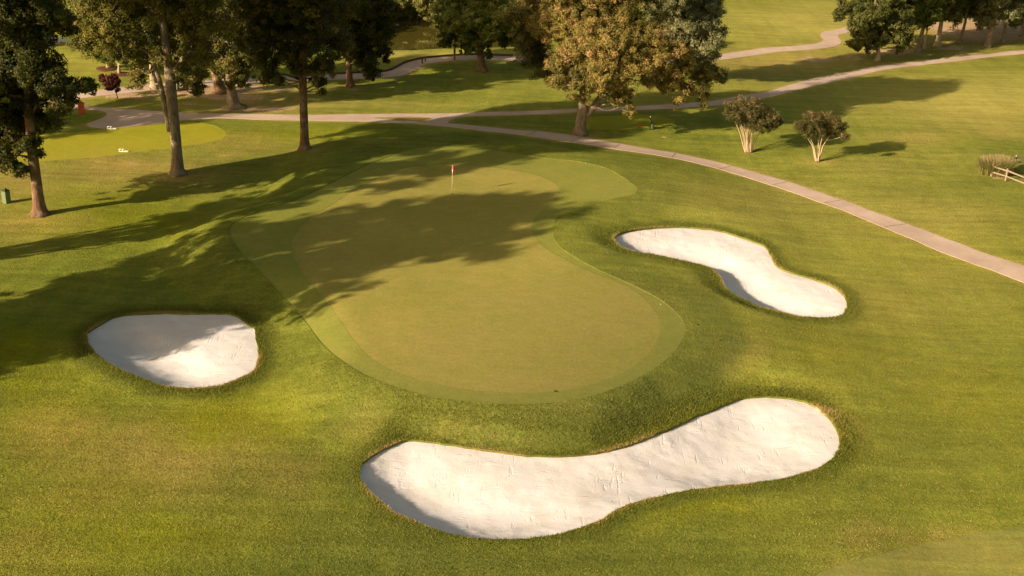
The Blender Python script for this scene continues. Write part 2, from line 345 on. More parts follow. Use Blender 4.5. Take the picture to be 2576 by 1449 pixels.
def sand_mat():
    m, nt, out = new_mat('bunker_sand'); t = NT(nt); P = t.pos()
    n1 = t.noise(P, 0.5, 4, 0.6); n2 = t.noise(P, 14, 4, 0.7); n3 = t.noise(P, 2.2, 3, 0.6)
    r1 = t.noise(P, 3.0, 2, 0.5, (0.25, 3.0, 1), 0.9, 0.6); r2 = t.noise(P, 3.0, 2, 0.5, (0.25, 2.6, 1), -0.5, 0.5)
    r3 = t.noise(P, 2.4, 2, 0.5, (2.4, 0.3, 1), 0.25, 0.5)
    def streak(r): return t.ramp(r, [(0.60, 0.0), (0.66, 1.0)])
    rk = t.mathn('ADD', t.mathn('MULTIPLY', streak(r1), t.ramp(t.noise(P, 0.9, 2), [(0.52, 0.0), (0.62, 1.0)])), t.mathn('MULTIPLY', streak(r2), t.ramp(t.noise(P, 1.1, 2, .5, (1, 1, 1), 1.0), [(0.50, 0.0), (0.60, 1.0)])))
    rk = t.mathn('ADD', rk, t.mathn('MULTIPLY', streak(r3), t.ramp(t.noise(P, 0.7, 2, .5, (1, 1, 1), 2.0), [(0.52, 0.0), (0.60, 1.0)])))
    vo = t.n('ShaderNodeTexVoronoi'); vo.inputs['Scale'].default_value = 1.5; t.link(P, vo.inputs['Vector'])
    vo.inputs['Scale'].default_value = 2.6
    pits = t.ramp(vo.outputs['Distance'], [(0.0, 0.0), (0.10, 1.0)])
    c = t.mix((0.665, 0.630, 0.635), (0.60, 0.54, 0.50), t.ramp(n1, [(0.45, 0.0), (0.75, 0.8)]))
    c = t.mix(c, (0.60, 0.52, 0.43), t.ramp(n2, [(0.60, 0.0), (0.85, 0.5)]))
    h = t.mathn('ADD', t.mathn('MULTIPLY', rk, -0.35), t.mathn('MULTIPLY', n2, 0.30)); h = t.mathn('ADD', h, t.mathn('MULTIPLY', n3, 0.5)); h = t.mathn('ADD', h, t.mathn('MULTIPLY', pits, 0.5))
    b = t.bsdf(c, 0.95, 0.05, t.bump(h, 0.48, 0.08)); t.link(b.outputs[0], out.inputs[0]); return m
M_SAND = sand_mat()
def simple(name, c1, c2, scale=8.0, rough=0.8, spec=0.2, bump=0.2, dist=0.01, stretch=None, metal=0.0, detail=4):
    m, nt, out = new_mat(name); t = NT(nt); tc = t.n('ShaderNodeTexCoord').outputs['Object']
    n = t.noise(tc, scale, detail, 0.65, stretch)
    c = t.mix(c1, c2, t.ramp(n, [(0.3, 0.0), (0.7, 1.0)]))
    b = t.bsdf(c, rough, spec, t.bump(n, bump, dist), metal); t.link(b.outputs[0], out.inputs[0]); return m
def path_mat():
    m, nt, out = new_mat('path_concrete'); t = NT(nt); P = t.pos()
    n1 = t.noise(P, 0.35, 4, 0.6); n2 = t.noise(P, 3, 5, 0.7); n3 = t.noise(P, 40, 2, 0.7)
    c = t.mix((0.47, 0.345, 0.275), (0.58, 0.435, 0.345), t.ramp(n1, [(0.35, 0.0), (0.65, 1.0)]))
    c = t.mix(c, (0.36, 0.28, 0.20), t.ramp(n2, [(0.52, 0.0), (0.75, 0.6)]))
    c = t.bright(c, t.mathn('ADD', 0.85, t.mathn('MULTIPLY', n3, 0.3)))
    b = t.bsdf(c, 0.9, 0.15, t.bump(n3, 0.3, 0.01)); t.link(b.outputs[0], out.inputs[0]); return m
M_PATH = path_mat()
def bark(name, a, b_, sc=5.0, patchc=None):
    m, nt, out = new_mat(name); t = NT(nt); tc = t.n('ShaderNodeTexCoord').outputs['Object']
    n = t.noise(tc, sc, 5, 0.7, (1.6, 1.6, 0.3)); n2 = t.noise(tc, 1.3, 3, 0.6); n3 = t.noise(tc, 9, 3, 0.7)
    c = t.mix(a, b_, t.ramp(n, [(0.35, 0.0), (0.65, 1.0)]))
    if patchc: c = t.mix(c, patchc, t.mathn('MULTIPLY', t.ramp(n2, [(0.5, 0.0), (0.62, 0.8)]), t.ramp(n3, [(0.4, 0.3), (0.6, 1.0)])))
    b = t.bsdf(c, 0.95, 0.05, t.bump(n, 0.9, 0.05)); t.link(b.outputs[0], out.inputs[0]); return m
M_BARK_GREY = bark('grey_oak_bark', (0.13, 0.095, 0.065), (0.30, 0.225, 0.15), 5, (0.34, 0.30, 0.20))
M_BARK_RED = bark('red_brown_bark', (0.10, 0.058, 0.034), (0.26, 0.155, 0.09), 6, (0.36, 0.28, 0.18))
M_BARK_PALE = bark('pale_bark', (0.30, 0.22, 0.145), (0.50, 0.385, 0.26), 6)
M_BARK_MYRTLE = bark('smooth_pale_bark', (0.40, 0.27, 0.17), (0.60, 0.43, 0.29), 4)
def leaf_mat(name, stops, trans=0.30):
    m, nt, out = new_mat(name); t = NT(nt)
    c = t.ramp(t.attr('tone'), stops)
    d = t.n('ShaderNodeBsdfPrincipled'); t.link(c, d.inputs['Base Color']); d.inputs['Roughness'].default_value = 0.5; d.inputs['Specular IOR Level'].default_value = 0.18
    tr = t.n('ShaderNodeBsdfTranslucent'); t.link(t.mix(c, (0.25, 0.26, 0.02), 0.35), tr.inputs[0])
    ms = t.n('ShaderNodeMixShader'); ms.inputs[0].default_value = trans
    t.link(d.outputs[0], ms.inputs[1]); t.link(tr.outputs[0], ms.inputs[2]); t.link(ms.outputs[0], out.inputs[0]); return m
L_DARK = leaf_mat('dark_leaves', [(0.0, (0.022, 0.030, 0.006)), (0.5, (0.056, 0.062, 0.010)), (0.8, (0.13, 0.115, 0.020)), (1.0, (0.26, 0.19, 0.045))], 0.3)
L_OLIVE = leaf_mat('olive_leaves', [(0.0, (0.045, 0.050, 0.009)), (0.5, (0.125, 0.120, 0.020)), (0.85, (0.21, 0.18, 0.035)), (1.0, (0.33, 0.24, 0.06))], 0.32)
L_GOLD = leaf_mat('browning_oak_leaves', [(0.0, (0.050, 0.052, 0.010)), (0.45, (0.180, 0.150, 0.032)), (0.75, (0.30, 0.22, 0.055)), (1.0, (0.46, 0.27, 0.11))], 0.2)
L_SILVER = leaf_mat('grey_green_leaves', [(0.0, (0.055, 0.062, 0.024)), (0.5, (0.15, 0.155, 0.062)), (1.0, (0.28, 0.26, 0.12))], 0.2)
L_FRESH = leaf_mat('fresh_green_leaves', [(0.0, (0.030, 0.046, 0.008)), (0.5, (0.10, 0.125, 0.016)), (1.0, (0.34, 0.34, 0.08))], 0.3)
L_MID = leaf_mat('mid_green_leaves', [(0.0, (0.042, 0.052, 0.012)), (0.5, (0.10, 0.105, 0.024)), (1.0, (0.22, 0.19, 0.05))], 0.25)
L_MYRTLE = leaf_mat('crepe_leaves', [(0.0, (0.050, 0.050, 0.014)), (0.5, (0.105, 0.098, 0.028)), (0.8, (0.20, 0.135, 0.052)), (1.0, (0.33, 0.19, 0.09))], 0.2)
L_RED = leaf_mat('dark_red_leaves', [(0.0, (0.060, 0.014, 0.012)), (0.6, (0.12, 0.028, 0.022)), (1.0, (0.20, 0.06, 0.04))], 0.25)
L_REED = leaf_mat('reed_blades', [(0.0, (0.10, 0.11, 0.022)), (0.5, (0.25, 0.235, 0.06)), (0.8, (0.42, 0.32, 0.15)), (1.0, (0.60, 0.46, 0.28))], 0.3)
L_BLADE = leaf_mat('grass_blades', [(0.0, (0.085, 0.11, 0.014)), (0.5, (0.20, 0.205, 0.022)), (0.85, (0.32, 0.28, 0.05)), (1.0, (0.50, 0.34, 0.15))], 0.25)

# ------------------------------------------------------------------ ground tint zones (turf colour, plus broad brightness falloff painted in)
BLOBS = []   # kind, photo x, photo y, rx, ry, amount
def zone(kind, x, y, rx, ry, a=1.0): BLOBS.append((kind, x, y, rx, ry, a))
for b in [('dirt',640,277,110,7,.85),('dirt',480,262,70,6,.55),('dirt',560,222,110,8,.95),('dirt',700,226,60,6,.7),('dirt',470,236,120,9,1.0),('dirt',315,243,70,4,.8),('dirt',600,243,110,7,.8),('dirt',700,272,90,4,.75),('dry',650,262,170,22,1.0),
          ('dry',560,235,230,20,1.0),('dirt',430,240,60,7,.6),('dry',310,412,110,20,1.0),('dirt',325,408,55,7,.55),('dry',560,392,60,12,.6),('dry',80,560,160,35,.7),('dry',40,450,120,60,.65),('dry',330,430,260,50,.6),('dry',620,360,160,30,.5),('dry',1900,500,300,60,.3),('dry',2200,760,160,50,.3),('dry',2350,560,200,60,.45),
          ('dry',60,600,80,30,.4),('dirt',1656,346,14,3,.95),('dirt',2235,128,70,4,1.0),('dirt',2070,152,70,4,.75),('dirt',2140,146,50,4,.7),('dry',2080,155,160,22,.8),('dry',2240,135,140,14,.8),
          ('dirt',2390,121,60,4,.85),('dirt',2430,135,90,7,.6),('dirt',2410,72,110,14,.8),('dirt',2500,70,130,26,.9),('dry',2400,90,160,40,.9),('dirt',2350,62,50,6,.8),
          ('dry',1960,160,240,36,.8),('dry',1700,240,250,25,.15),('dry',2300,345,120,18,.55),('dry',2480,285,140,30,.6),('dry',2520,330,120,18,.5),('dirt',2310,468,28,3,.62),('dirt',2496,446,16,5,.95),
          ('dry',2180,420,120,20,.25),('dry',2056,412,50,12,.6),('dirt',2057,410,14,3,.7),('dirt',1885,388,18,4,.7),('dry',2400,690,160,60,.25),
          ('dry',430,1160,280,100,.8),('dry',140,1090,120,70,.85),('dry',250,1250,200,60,.5),('dry',700,1180,120,60,.45),('dry',60,1380,140,60,.5),('dirt',606,1182,22,4,.72),('dry',610,1200,120,40,.4),('dry',1120,1080,110,18,.6),('dry',1220,1128,150,10,.55),
          ('dirt',2070,1045,50,12,.66),('dry',2085,1060,70,34,.9),('dry',1850,880,90,40,.5),('dry',2150,1420,160,40,.4),('dry',2400,1390,200,50,.35),('dry',2160,1330,60,25,.5),('dry',2130,1210,0,0,0),
          ('dry',900,1075,80,40,.35),('dry',1400,1035,300,22,.30),('dry',150,60,60,10,.9),('dirt',150,52,60,9,.95),('dry',60,20,120,20,.8),('dry',210,108,40,5,.6),
          ('lush',560,1060,180,60,.9),('lush',420,1340,260,70,.8),('lush',60,860,120,60,1.0),('lush',330,560,300,50,.6),('lush',60,960,120,50,.7),('lush',300,500,220,30,.5),('lush',1200,1400,0,0,0),
          ('lush',2300,640,260,70,.35),('lush',1750,1290,200,30,.8),('lush',2430,1000,200,90,.45),('lush',2100,880,150,70,.5),('lush',1150,330,0,0,0),('lush',760,340,250,25,.55),('lush',240,150,90,30,.5),('lush',230,303,60,8,.9),
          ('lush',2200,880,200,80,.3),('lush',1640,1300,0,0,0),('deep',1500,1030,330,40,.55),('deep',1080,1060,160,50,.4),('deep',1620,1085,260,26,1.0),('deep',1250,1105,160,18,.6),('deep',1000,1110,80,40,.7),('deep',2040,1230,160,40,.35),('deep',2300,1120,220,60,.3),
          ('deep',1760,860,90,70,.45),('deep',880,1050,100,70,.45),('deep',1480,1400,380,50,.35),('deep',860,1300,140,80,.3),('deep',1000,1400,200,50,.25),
          ('pale',2450,240,420,70,1.0),('pale',2050,50,300,60,.95),('pale',1150,140,260,14,1.2),('pale',900,262,500,14,.55),('pale',2576,1420,260,60,.4),('dry',2330,1345,260,22,.5),('pale',1700,215,500,30,.45),('pale',240,150,260,40,.5),('pale',2300,420,400,60,.35),('pale',2150,640,560,260,.42),('deep',1150,1400,800,140,.75),('deep',700,1250,500,140,.35),('lush',250,1330,330,170,.55),('lush',120,1050,160,120,.5),('dry',100,545,55,14,.95),('dirt',106,546,18,5,.62),('dry',450,441,55,13,.9),('dirt',456,442,18,4,.6),('dry',766,378,45,10,.9),('dirt',770,379,14,3,.6),('dry',1462,343,60,8,.8),('dry',880,220,45,7,.9),('dirt',884,221,14,3,.75),('dry',1212,182,50,6,.7),('dry',1300,955,260,35,.5),('dry',1450,800,220,90,.35),('dry',1560,760,90,60,.35),('dry',1150,870,180,60,.3)]:  # broad pale, lush and deep zones paint in a left-to-right brightness falloff
    if b[5] > 0: zone(b[0], b[1], b[2], b[3], b[4] * (1.7 if b[0] == 'dirt' and b[2] < 300 else 1), b[5])
ZW = []
for kind, x, y, rx, ry, a in BLOBS:
    c = at_z((x, y)); u = at_z((x + rx, y)) - c; v = at_z((x, y - ry)) - c; c = G((x, y))
    ZW.append((kind, c[:2], u[:2], v[:2], a))
def zones(x, y):
    out = {k: np.zeros(len(x)) for k in ('dry', 'lush', 'deep', 'dirt', 'pale')}
    wx = x + 0.9 * smooth_noise(x, y, 0.7) + 0.35 * smooth_noise(x, y, 2.3); wy = y + 0.9 * smooth_noise(y, x, 0.6) + 0.35 * smooth_noise(y, x, 2.1)
    for kind, c, u, v, a in ZW:
        D = np.array([[u[0], v[0]], [u[1], v[1]]]); I = np.linalg.inv(D)
        dx = wx - c[0]; dy = wy - c[1]; p = I[0, 0] * dx + I[0, 1] * dy; q = I[1, 0] * dx + I[1, 1] * dy
        r2 = p * p + q * q; g = a * np.exp(-r2 * (1.1 if kind != 'dirt' else 0.9))
        out[kind] = np.maximum(out[kind], g)
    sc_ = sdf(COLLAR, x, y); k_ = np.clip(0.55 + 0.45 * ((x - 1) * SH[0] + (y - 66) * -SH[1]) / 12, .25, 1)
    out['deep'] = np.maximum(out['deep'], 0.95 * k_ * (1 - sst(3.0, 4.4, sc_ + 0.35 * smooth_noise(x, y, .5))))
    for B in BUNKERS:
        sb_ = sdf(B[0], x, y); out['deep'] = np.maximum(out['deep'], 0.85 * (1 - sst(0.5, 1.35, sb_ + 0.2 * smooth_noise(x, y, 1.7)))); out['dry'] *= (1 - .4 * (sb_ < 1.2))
        out['dry'] = np.maximum(out['dry'], 0.7 * np.exp(-np.maximum(sb_, 0) / 0.12) * np.clip(smooth_noise(x, y, .5) * 2.5, 0, 1))
    for L in (PATH, PATHC):
        out['dry'] = np.maximum(out['dry'], 0.75 * np.exp(-np.maximum(sdf(L, x, y), 0) / 0.45))
    return out

# ------------------------------------------------------------------ the ground, cut along every edge
def jgrid(x0, x1, y0, y1, s, j=0.35):
    X, Y = np.meshgrid(np.arange(x0, x1, s), np.arange(y0, y1, s)); P = np.stack([X.ravel(), Y.ravel()], 1)
    return P + rng.uniform(-j * s, j * s, P.shape)
near = np.concatenate([jgrid(-50, 52, 42, 118, 0.55), jgrid(-74, 78, 118.3, 172, 0.8)]); mid = jgrid(-110, 130, 10, 240, 2.0); far = jgrid(-900, 900, -400, 1500, 40.0)
mid = mid[~((mid[:, 0] > -50) & (mid[:, 0] < 52) & (mid[:, 1] > 42) & (mid[:, 1] < 118)) & ~((mid[:, 0] > -74) & (mid[:, 0] < 78) & (mid[:, 1] > 117) & (mid[:, 1] < 172))]
far = far[~((far[:, 0] > -110) & (far[:, 0] < 130) & (far[:, 1] > 10) & (far[:, 1] < 240))]
dense = []
for B in BUNKERS:
    lo, hi = B[0].min(0) - 3, B[0].max(0) + 3; q = jgrid(lo[0], hi[0], lo[1], hi[1], 0.26); s_ = sdf(B[0], q[:, 0], q[:, 1])
    dense.append(q[(s_ < 2.6) & (np.abs(s_) > 0.1)]); sn = sdf(B[0], near[:, 0], near[:, 1]); near = near[sn > 2.6]
pts2 = np.concatenate([near, mid, far] + dense)
q = jgrid(COLLAR[:, 0].min() - 2, COLLAR[:, 0].max() + 2, COLLAR[:, 1].min() - 2, COLLAR[:, 1].max() + 2, 0.34); s_ = sdf(COLLAR, q[:, 0], q[:, 1]); q = q[np.abs(s_) < 1.6]
for B in BUNKERS: q = q[sdf(B[0], q[:, 0], q[:, 1]) > 2.6]
pts2 = np.concatenate([pts2[np.abs(sdf(COLLAR, pts2[:, 0], pts2[:, 1])) > 1.6], q])
keep = np.ones(len(pts2), bool)
loops = [COLLAR, GREEN, TEE, TEE2, PATH, ISLE, PATHC, FAIR] + [B[0] for B in BUNKERS]
for L in loops: keep &= np.abs(sdf(L, pts2[:, 0], pts2[:, 1])) > 0.09
pts2 = pts2[keep]
allp = [pts2]; edges = []; n0 = len(pts2)
for L in loops:
    m_ = len(L); allp.append(L); edges += [(n0 + i, n0 + (i + 1) % m_) for i in range(m_)]; n0 += m_
allp = np.concatenate(allp)
res = delaunay_2d_cdt([Vector(p) for p in allp], edges, [], 0, 1e-5)
CV = np.array([tuple(v) for v in res[0]]); CF = np.array([f for f in res[2] if len(f) == 3], int)
cen = CV[CF].mean(1)
def inside(L): return sdf(L, cen[:, 0], cen[:, 1]) < 0
reg = np.zeros(len(CF), int)
reg[inside(COLLAR)] = 1; reg[inside(GREEN)] = 2
reg[inside(TEE) | inside(TEE2)] = 3
reg[inside(PATHC)] = 5; reg[inside(FAIR)] = 9
reg[inside(PATH) & ~inside(ISLE)] = 4
for i, B in enumerate(BUNKERS): reg[inside(B[0])] = 6 + i
def region(name, r, mat, dz=0.0, hf=None, skirt=0.0, smooth=False):
    F = CF[reg == r]; u, inv = np.unique(F, return_inverse=True); F = inv.reshape(-1, 3); P = CV[u]
    # counter-clockwise
    a = P[F[:, 1]] - P[F[:, 0]]; b = P[F[:, 2]] - P[F[:, 0]]; cw = a[:, 0] * b[:, 1] - a[:, 1] * b[:, 0] < 0; F[cw] = F[cw][:, ::-1]
    z = (hf or height)(P[:, 0], P[:, 1]) + dz
    if smooth:
        deep = sdf(BUNKERS[r - 6][0], P[:, 0], P[:, 1]) < -0.3
        E_ = np.concatenate([F[:, [0, 1]], F[:, [1, 2]], F[:, [2, 0]]]); E_ = np.concatenate([E_, E_[:, ::-1]])
        deg = np.bincount(E_[:, 0], minlength=len(P))
        for _ in range(16):
            av = np.bincount(E_[:, 0], weights=z[E_[:, 1]], minlength=len(P)) / np.maximum(deg, 1); z = np.where(deep, av, z)
        z = z + 0.016 * smooth_noise(P[:, 0], P[:, 1], 2.9) * deep + 0.03 * smooth_noise(P[:, 0], P[:, 1], .8) * deep
    V = np.column_stack([P, z])
    if skirt > 0:
        e = np.concatenate([F[:, [0, 1]], F[:, [1, 2]], F[:, [2, 0]]]); s_ = {(a_, b_) for a_, b_ in e.tolist()}
        be = np.array([(a_, b_) for a_, b_ in s_ if (b_, a_) not in s_])
        ids = np.unique(be); mp = {i: len(V) + len(ids) + k for k, i in enumerate(ids)}; mt = {i: len(V) + k for k, i in enumerate(ids)}
        low = V[ids].copy(); low[:, 2] -= skirt; V = np.concatenate([V, V[ids], low])
        ext = [];
        for a_, b_ in be: ext += [(mt[b_], mt[a_], mp[a_]), (mt[b_], mp[a_], mp[b_])]
        F = np.concatenate([F, np.array(ext)])
    o = mesh_obj(name, V, F, mat); tag(o, kind='structure')
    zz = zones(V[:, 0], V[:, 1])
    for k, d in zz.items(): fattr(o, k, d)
    return o
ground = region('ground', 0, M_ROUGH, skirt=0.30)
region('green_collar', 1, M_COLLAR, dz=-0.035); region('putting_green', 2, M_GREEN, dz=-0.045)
region('tee_box', 3, M_TEE, dz=-0.01); region('fairway', 9, M_FAIR, dz=-0.02)
region('cart_path', 4, M_PATH, dz=0.02, skirt=0.08); region('far_cart_path', 5, M_PATH, dz=0.02, skirt=0.08)
for i in range(3):
    region('sand_bunker', 6 + i, M_SAND, hf=lambda x, y, i=i: sand_height(i, x, y), smooth=True)
# water
def water_mat():
    m, nt, out = new_mat('pond_water'); t = NT(nt); P = t.pos()
    n = t.noise(P, 2.0, 2, 0.5, (0.4, 1.5, 1)); b = t.bsdf((0.075, 0.065, 0.012), 0.06, 0.5, t.bump(n, 0.06, 0.03)); t.link(b.outputs[0], out.inputs[0]); return m
M_WATER = water_mat()
for P_ in (POND, POND2):
    c = P_.mean(0); Q = c + (P_ - c) * 1.0; nrm = Q + 1.2 * (Q - c) / np.linalg.norm(Q - c, axis=1)[:, None]
    V = np.column_stack([nrm, np.full(len(nrm), WZ)]); r_ = delaunay_2d_cdt([Vector(p) for p in nrm], [(i, (i + 1) % len(nrm)) for i in range(len(nrm))], [], 1, 1e-5)
    V = np.array([(v[0], v[1], WZ) for v in r_[0]]); o = mesh_obj('pond_water', V, [f for f in r_[2]], M_WATER, smooth=False); tag(o, kind='structure')

# ------------------------------------------------------------------ grass blades along bunker lips and in the foreground rough
def blades(name, P, Z, hgt, wid, tone, mat, lean=0.5, label=None, cat=None, kind='stuff'):
    n = len(P); a = rng.uniform(0, 2 * pi, n); ln = rng.normal(0, lean, (n, 2)) * hgt[:, None]
    d = np.stack([np.cos(a), np.sin(a), np.zeros(n)], 1) * wid[:, None] * 0.5
    base = np.column_stack([P, Z]); tip = base + np.column_stack([ln, hgt])
    mid_ = base + np.column_stack([ln * 0.35, hgt * 0.6])
    V = np.stack([base - d, base + d, mid_ + d * 0.8, tip, mid_ - d * 0.8], 1).reshape(-1, 3)
    i = np.arange(n) * 5
    F = np.stack([np.stack([i, i + 1, i + 2], 1), np.stack([i, i + 2, i + 4], 1), np.stack([i + 4, i + 2, i + 3], 1)], 1).reshape(-1, 3)
    o = mesh_obj(name, V, F, mat, smooth=False); fattr(o, 'tone', np.repeat(np.clip(tone, 0, 1), 3), 'FACE')
    if kind: tag(o, kind=kind)
    if label: tag(o, label, cat)
    return o
def scatter_near(poly, n, dmin, dmax, pad=3):
    lo, hi = poly.min(0) - pad, poly.max(0) + pad; q = rng.uniform(lo, hi, (n, 2)); s_ = sdf(poly, q[:, 0], q[:, 1]); k = (s_ > dmin) & (s_ < dmax); return q[k], s_[k]
BP, BH, BW, BT = [], [], [], []
for bi, B in enumerate(BUNKERS):
    q, s_ = scatter_near(B[0], 700000 if bi == 0 else 330000, -0.03, 1.7)
    keep = rng.random(len(q)) < np.exp(-np.maximum(s_, 0) / 0.8); q = q[keep]; s_ = s_[keep]
    zz = zones(q[:, 0], q[:, 1])
    back = np.clip((q[:, 1] - B[0][:, 1].mean()) / 3, 0, 1) if bi == 0 else 0.3
    BP.append(q); BH.append(rng.uniform(0.04, 0.10, len(q)) * (1 + 0.9 * back) * np.exp(-s_ / 3)); BW.append(rng.uniform(0.012, 0.026, len(q)))
    BT.append(rng.normal(0.34, 0.20, len(q)) + 0.7 * zz['dry'] * (s_ < 0.7) + 0.7 * zz['dirt'] + 0.5 * (s_ < 0.25) * np.clip(smooth_noise(q[:, 0], q[:, 1], .5) * 2.5, 0, 1) * rng.random(len(q)))
BP = np.concatenate(BP); BZ = height(BP[:, 0], BP[:, 1])
blades('lip_grass', BP, BZ - 0.01, np.concatenate(BH), np.concatenate(BW), np.concatenate(BT), L_BLADE)
# sparse tufts over the whole near rough
q = rng.uniform((-30, 41), (36, 84), (420000, 2)); w_ = np.clip(1.35 - (q[:, 1] - 41) / 36, 0.12, 1); q = q[rng.random(len(q)) < w_]
ok = np.ones(len(q), bool)
for L, d in ((COLLAR, 0.05), (PATH, 0.1), (FAIR, 0.05)): ok &= sdf(L, q[:, 0], q[:, 1]) > d
for B in BUNKERS: ok &= sdf(B[0], q[:, 0], q[:, 1]) > 0.5
q = q[ok]; zz = zones(q[:, 0], q[:, 1])
tn_ = rng.normal(0.55, 0.2, len(q)) + 0.22 * zz['dry'] + 0.15 * zz['lush'] - 0.3 * zz['deep'] + 0.12 * smooth_noise(q[:, 0], q[:, 1], 1.4)
blades('rough_grass', q, height(q[:, 0], q[:, 1]) - 0.01, rng.uniform(0.03, 0.065, len(q)), rng.uniform(0.02, 0.045, len(q)), tn_, L_BLADE, 0.8)

# ------------------------------------------------------------------ trees
def leaf_cloud(centers, radii, per, size, outward=None, squash=0.8):
    """leaf-sized faces spread round many clump centres; outward = way each clump faces"""
    n = len(centers); C_ = np.repeat(centers, per, 0); R_ = np.repeat(radii, per)
    d = rng.normal(size=(n * per, 3)); d /= np.linalg.norm(d, axis=1)[:, None]
    rr = rng.uniform(0.25, 1.0, n * per) ** 0.6 * rng.uniform(.75, 1.35, n * per); P = C_ + d * (R_ * rr)[:, None] * np.array([1, 1, squash])
    nn = d * 0.55 + rng.normal(size=d.shape) * 0.42 + np.array([0, 0, 0.35])
    if outward is not None: nn += np.repeat(outward, per, 0) * 0.75
    nn /= np.linalg.norm(nn, axis=1)[:, None]
    t = np.cross(nn, rng.normal(size=d.shape)); t /= np.linalg.norm(t, axis=1)[:, None]; b = np.cross(nn, t)
    s_ = size * rng.uniform(0.55, 1.35, n * per); L = t * (s_ * 0.5)[:, None]; Wd = b * (s_ * 0.36)[:, None]
    V = np.stack([P - L, P + Wd - L * 0.1, P + L, P - Wd - L * 0.1], 1).reshape(-1, 3)
    return V, np.arange(n * per * 4).reshape(-1, 4)
def unit(n):
    d = rng.normal(size=(n, 3)); return d / np.linalg.norm(d, axis=1)[:, None]
def curve_pts(a, b, sag=0.0, n=6, wig=0.0):
    a = np.asarray(a, float); b = np.asarray(b, float); t = np.linspace(0, 1, n)[:, None]
    P = a + (b - a) * t; P[:, 2] += sag * np.sin(pi * t[:, 0]) * np.linalg.norm(b - a)
    P[1:-1] += rng.normal(size=(n - 2, 3)) * wig * np.linalg.norm(b - a); return P
TREES = []
def tree(name, label, cat, group, base, trunk, lobes, leaf=None, bark_=None, size=0.17, dens=1.0, limbs=(), tone=(0.4, 0.18), warm=None, flare=0.5, twigs=True, clump=0.6, extra_lobes=(), base_xyz=None, per=52):
    """base, trunk, lobes are measured on the photo; each lobe keeps its own depth offset and real radius"""
    B = G(base) if base_xyz is None else np.array(base_xyz, float)
    root = empty(name, tuple(B), label, cat, group)
    def up(p, dd=0.0): return at_y(p, B[1] + dd)
    T = [B - np.array([0, 0, 0.15])]; R = [trunk[0][2] * (1 + flare)]
    for i, t_ in enumerate(trunk):
        p = up(t_[:2], t_[3] if len(t_) > 3 else 0.0)
        if i == 0:
            p = B + np.array([0, 0, 0.35]); 
        if p[2] > T[-1][2] + 0.05: T.append(p); R.append(t_[2])
    Tc = open_curve(np.column_stack([T, R]), 0.6)
    mb = MB(); mb.tube(Tc[:, :3], Tc[:, 3], 14, wob=0.04, flare=flare * 0.7, seed=random.random() * 6)
    mb.build('trunk', bark_, root, smooth=True)
    lm = MB(); srcs = [Tc]
    if len(Tc) > 4: lm.tube(Tc[1:, :3], Tc[1:, 3] * 0.35, 6)      # heartwood the boughs grow from
    for L in limbs:
        Q = open_curve(np.array([np.append(up(q_[:2], q_[3] if len(q_) > 3 else 0.0), q_[2]) for q_ in L]), 0.5)
        lm.tube(Q[:, :3], Q[:, 3], 8, wob=0.05); srcs.append(Q)
    allsrc = np.concatenate(srcs)
    LC = []
    for l in lobes:
        dd = l[3] if len(l) > 3 else rng.uniform(-0.7, 0.7) * max(2.0, l[2])
        LC.append((up(l[:2], dd), l[2], l[4] if len(l) > 4 else 0.0))
    for c, r in extra_lobes: LC.append((B + np.array(c, float), r, 0.0))
    cs, rs, tn2, os_ = [], [], [], []
    for c, r, lit_tone in LC:
        # limb from the nearest lower wood
        dist = np.linalg.norm(allsrc[:, :3] - c, axis=1) + 2.5 * np.maximum(0, allsrc[:, 2] - (c[2] - 0.3 * r)); k = int(dist.argmin())
        s0 = allsrc[k]; r0 = min(s0[3] * 0.55, 0.05 + 0.045 * r); 
        if np.linalg.norm(s0[:3] - c) > 0.05:
            Q = curve_pts(s0[:3], c, 0.07, 7, 0.035); lm.tube(Q, np.linspace(r0, r0 * 0.35, 7), 6, cap=False)
        # boughs: smaller masses on the lobe, each with leaf clumps on its outside
        nb_ = max(1, int(round(2.9 * dens * r ** 1.3))); cc = []; oo = []; tt = []
        for b_ in range(nb_):
            bd = unit(1)[0]; bd[2] = bd[2] * 0.75 + 0.1; bc = c + bd * r * (rng.uniform(.45, .92) if nb_ > 1 else 0.1); br = r * rng.uniform(.34, .66) if nb_ > 1 else r * .8
            m_ = max(4, int(21 * dens * br ** 1.35) + 2); d = unit(m_); d[:, 2] *= .75
            cc.append(bc + d * (br * rng.uniform(.55, 1.1, m_))[:, None]); oo.append(d * .6 + bd * .5); tt.append(rng.normal(tone[0] + lit_tone + rng.normal(0, .10), tone[1] * .7, m_))
        m_ = max(3, int(6 * dens * r ** 1.6)); d = unit(m_); cc.append(c + d * (r * rng.uniform(.3, 1.22, m_))[:, None]); oo.append(d); tt.append(rng.normal(tone[0] + lit_tone + .05, tone[1], m_))
        cc = np.concatenate(cc); tt = np.concatenate(tt); n = len(cc); oo = np.concatenate(oo)
        cs.append(cc); os_.append(oo); rs.append(clump * .8 * rng.uniform(0.55, 1.1, n) * min(1.0, 0.55 + 0.25 * r))
        if warm is not None: tt += warm * (rng.random(n) < 0.16)
        tn2.append(tt)
        if twigs:
            for j in range(0, n, 3): lm.tube(curve_pts(c, cc[j], 0.05, 4, 0.05), [r0 * 0.3, r0 * 0.22, 0.02, 0.012], 4, cap=False)
    lm.build('branches', bark_, root, smooth=True)
    cs = np.concatenate(cs); rs = np.concatenate(rs); tn2 = np.concatenate(tn2); os_ = np.concatenate(os_)
    gz = height(cs[:, 0], cs[:, 1]); ok_ = cs[:, 2] - rs > gz + 0.15; cs, rs, tn2, os_ = cs[ok_], rs[ok_], tn2[ok_], os_[ok_]
    V, F = leaf_cloud(cs, rs, per, size, os_)
    o = mesh_obj('crown', V, F, leaf, root, smooth=False, origin=B)
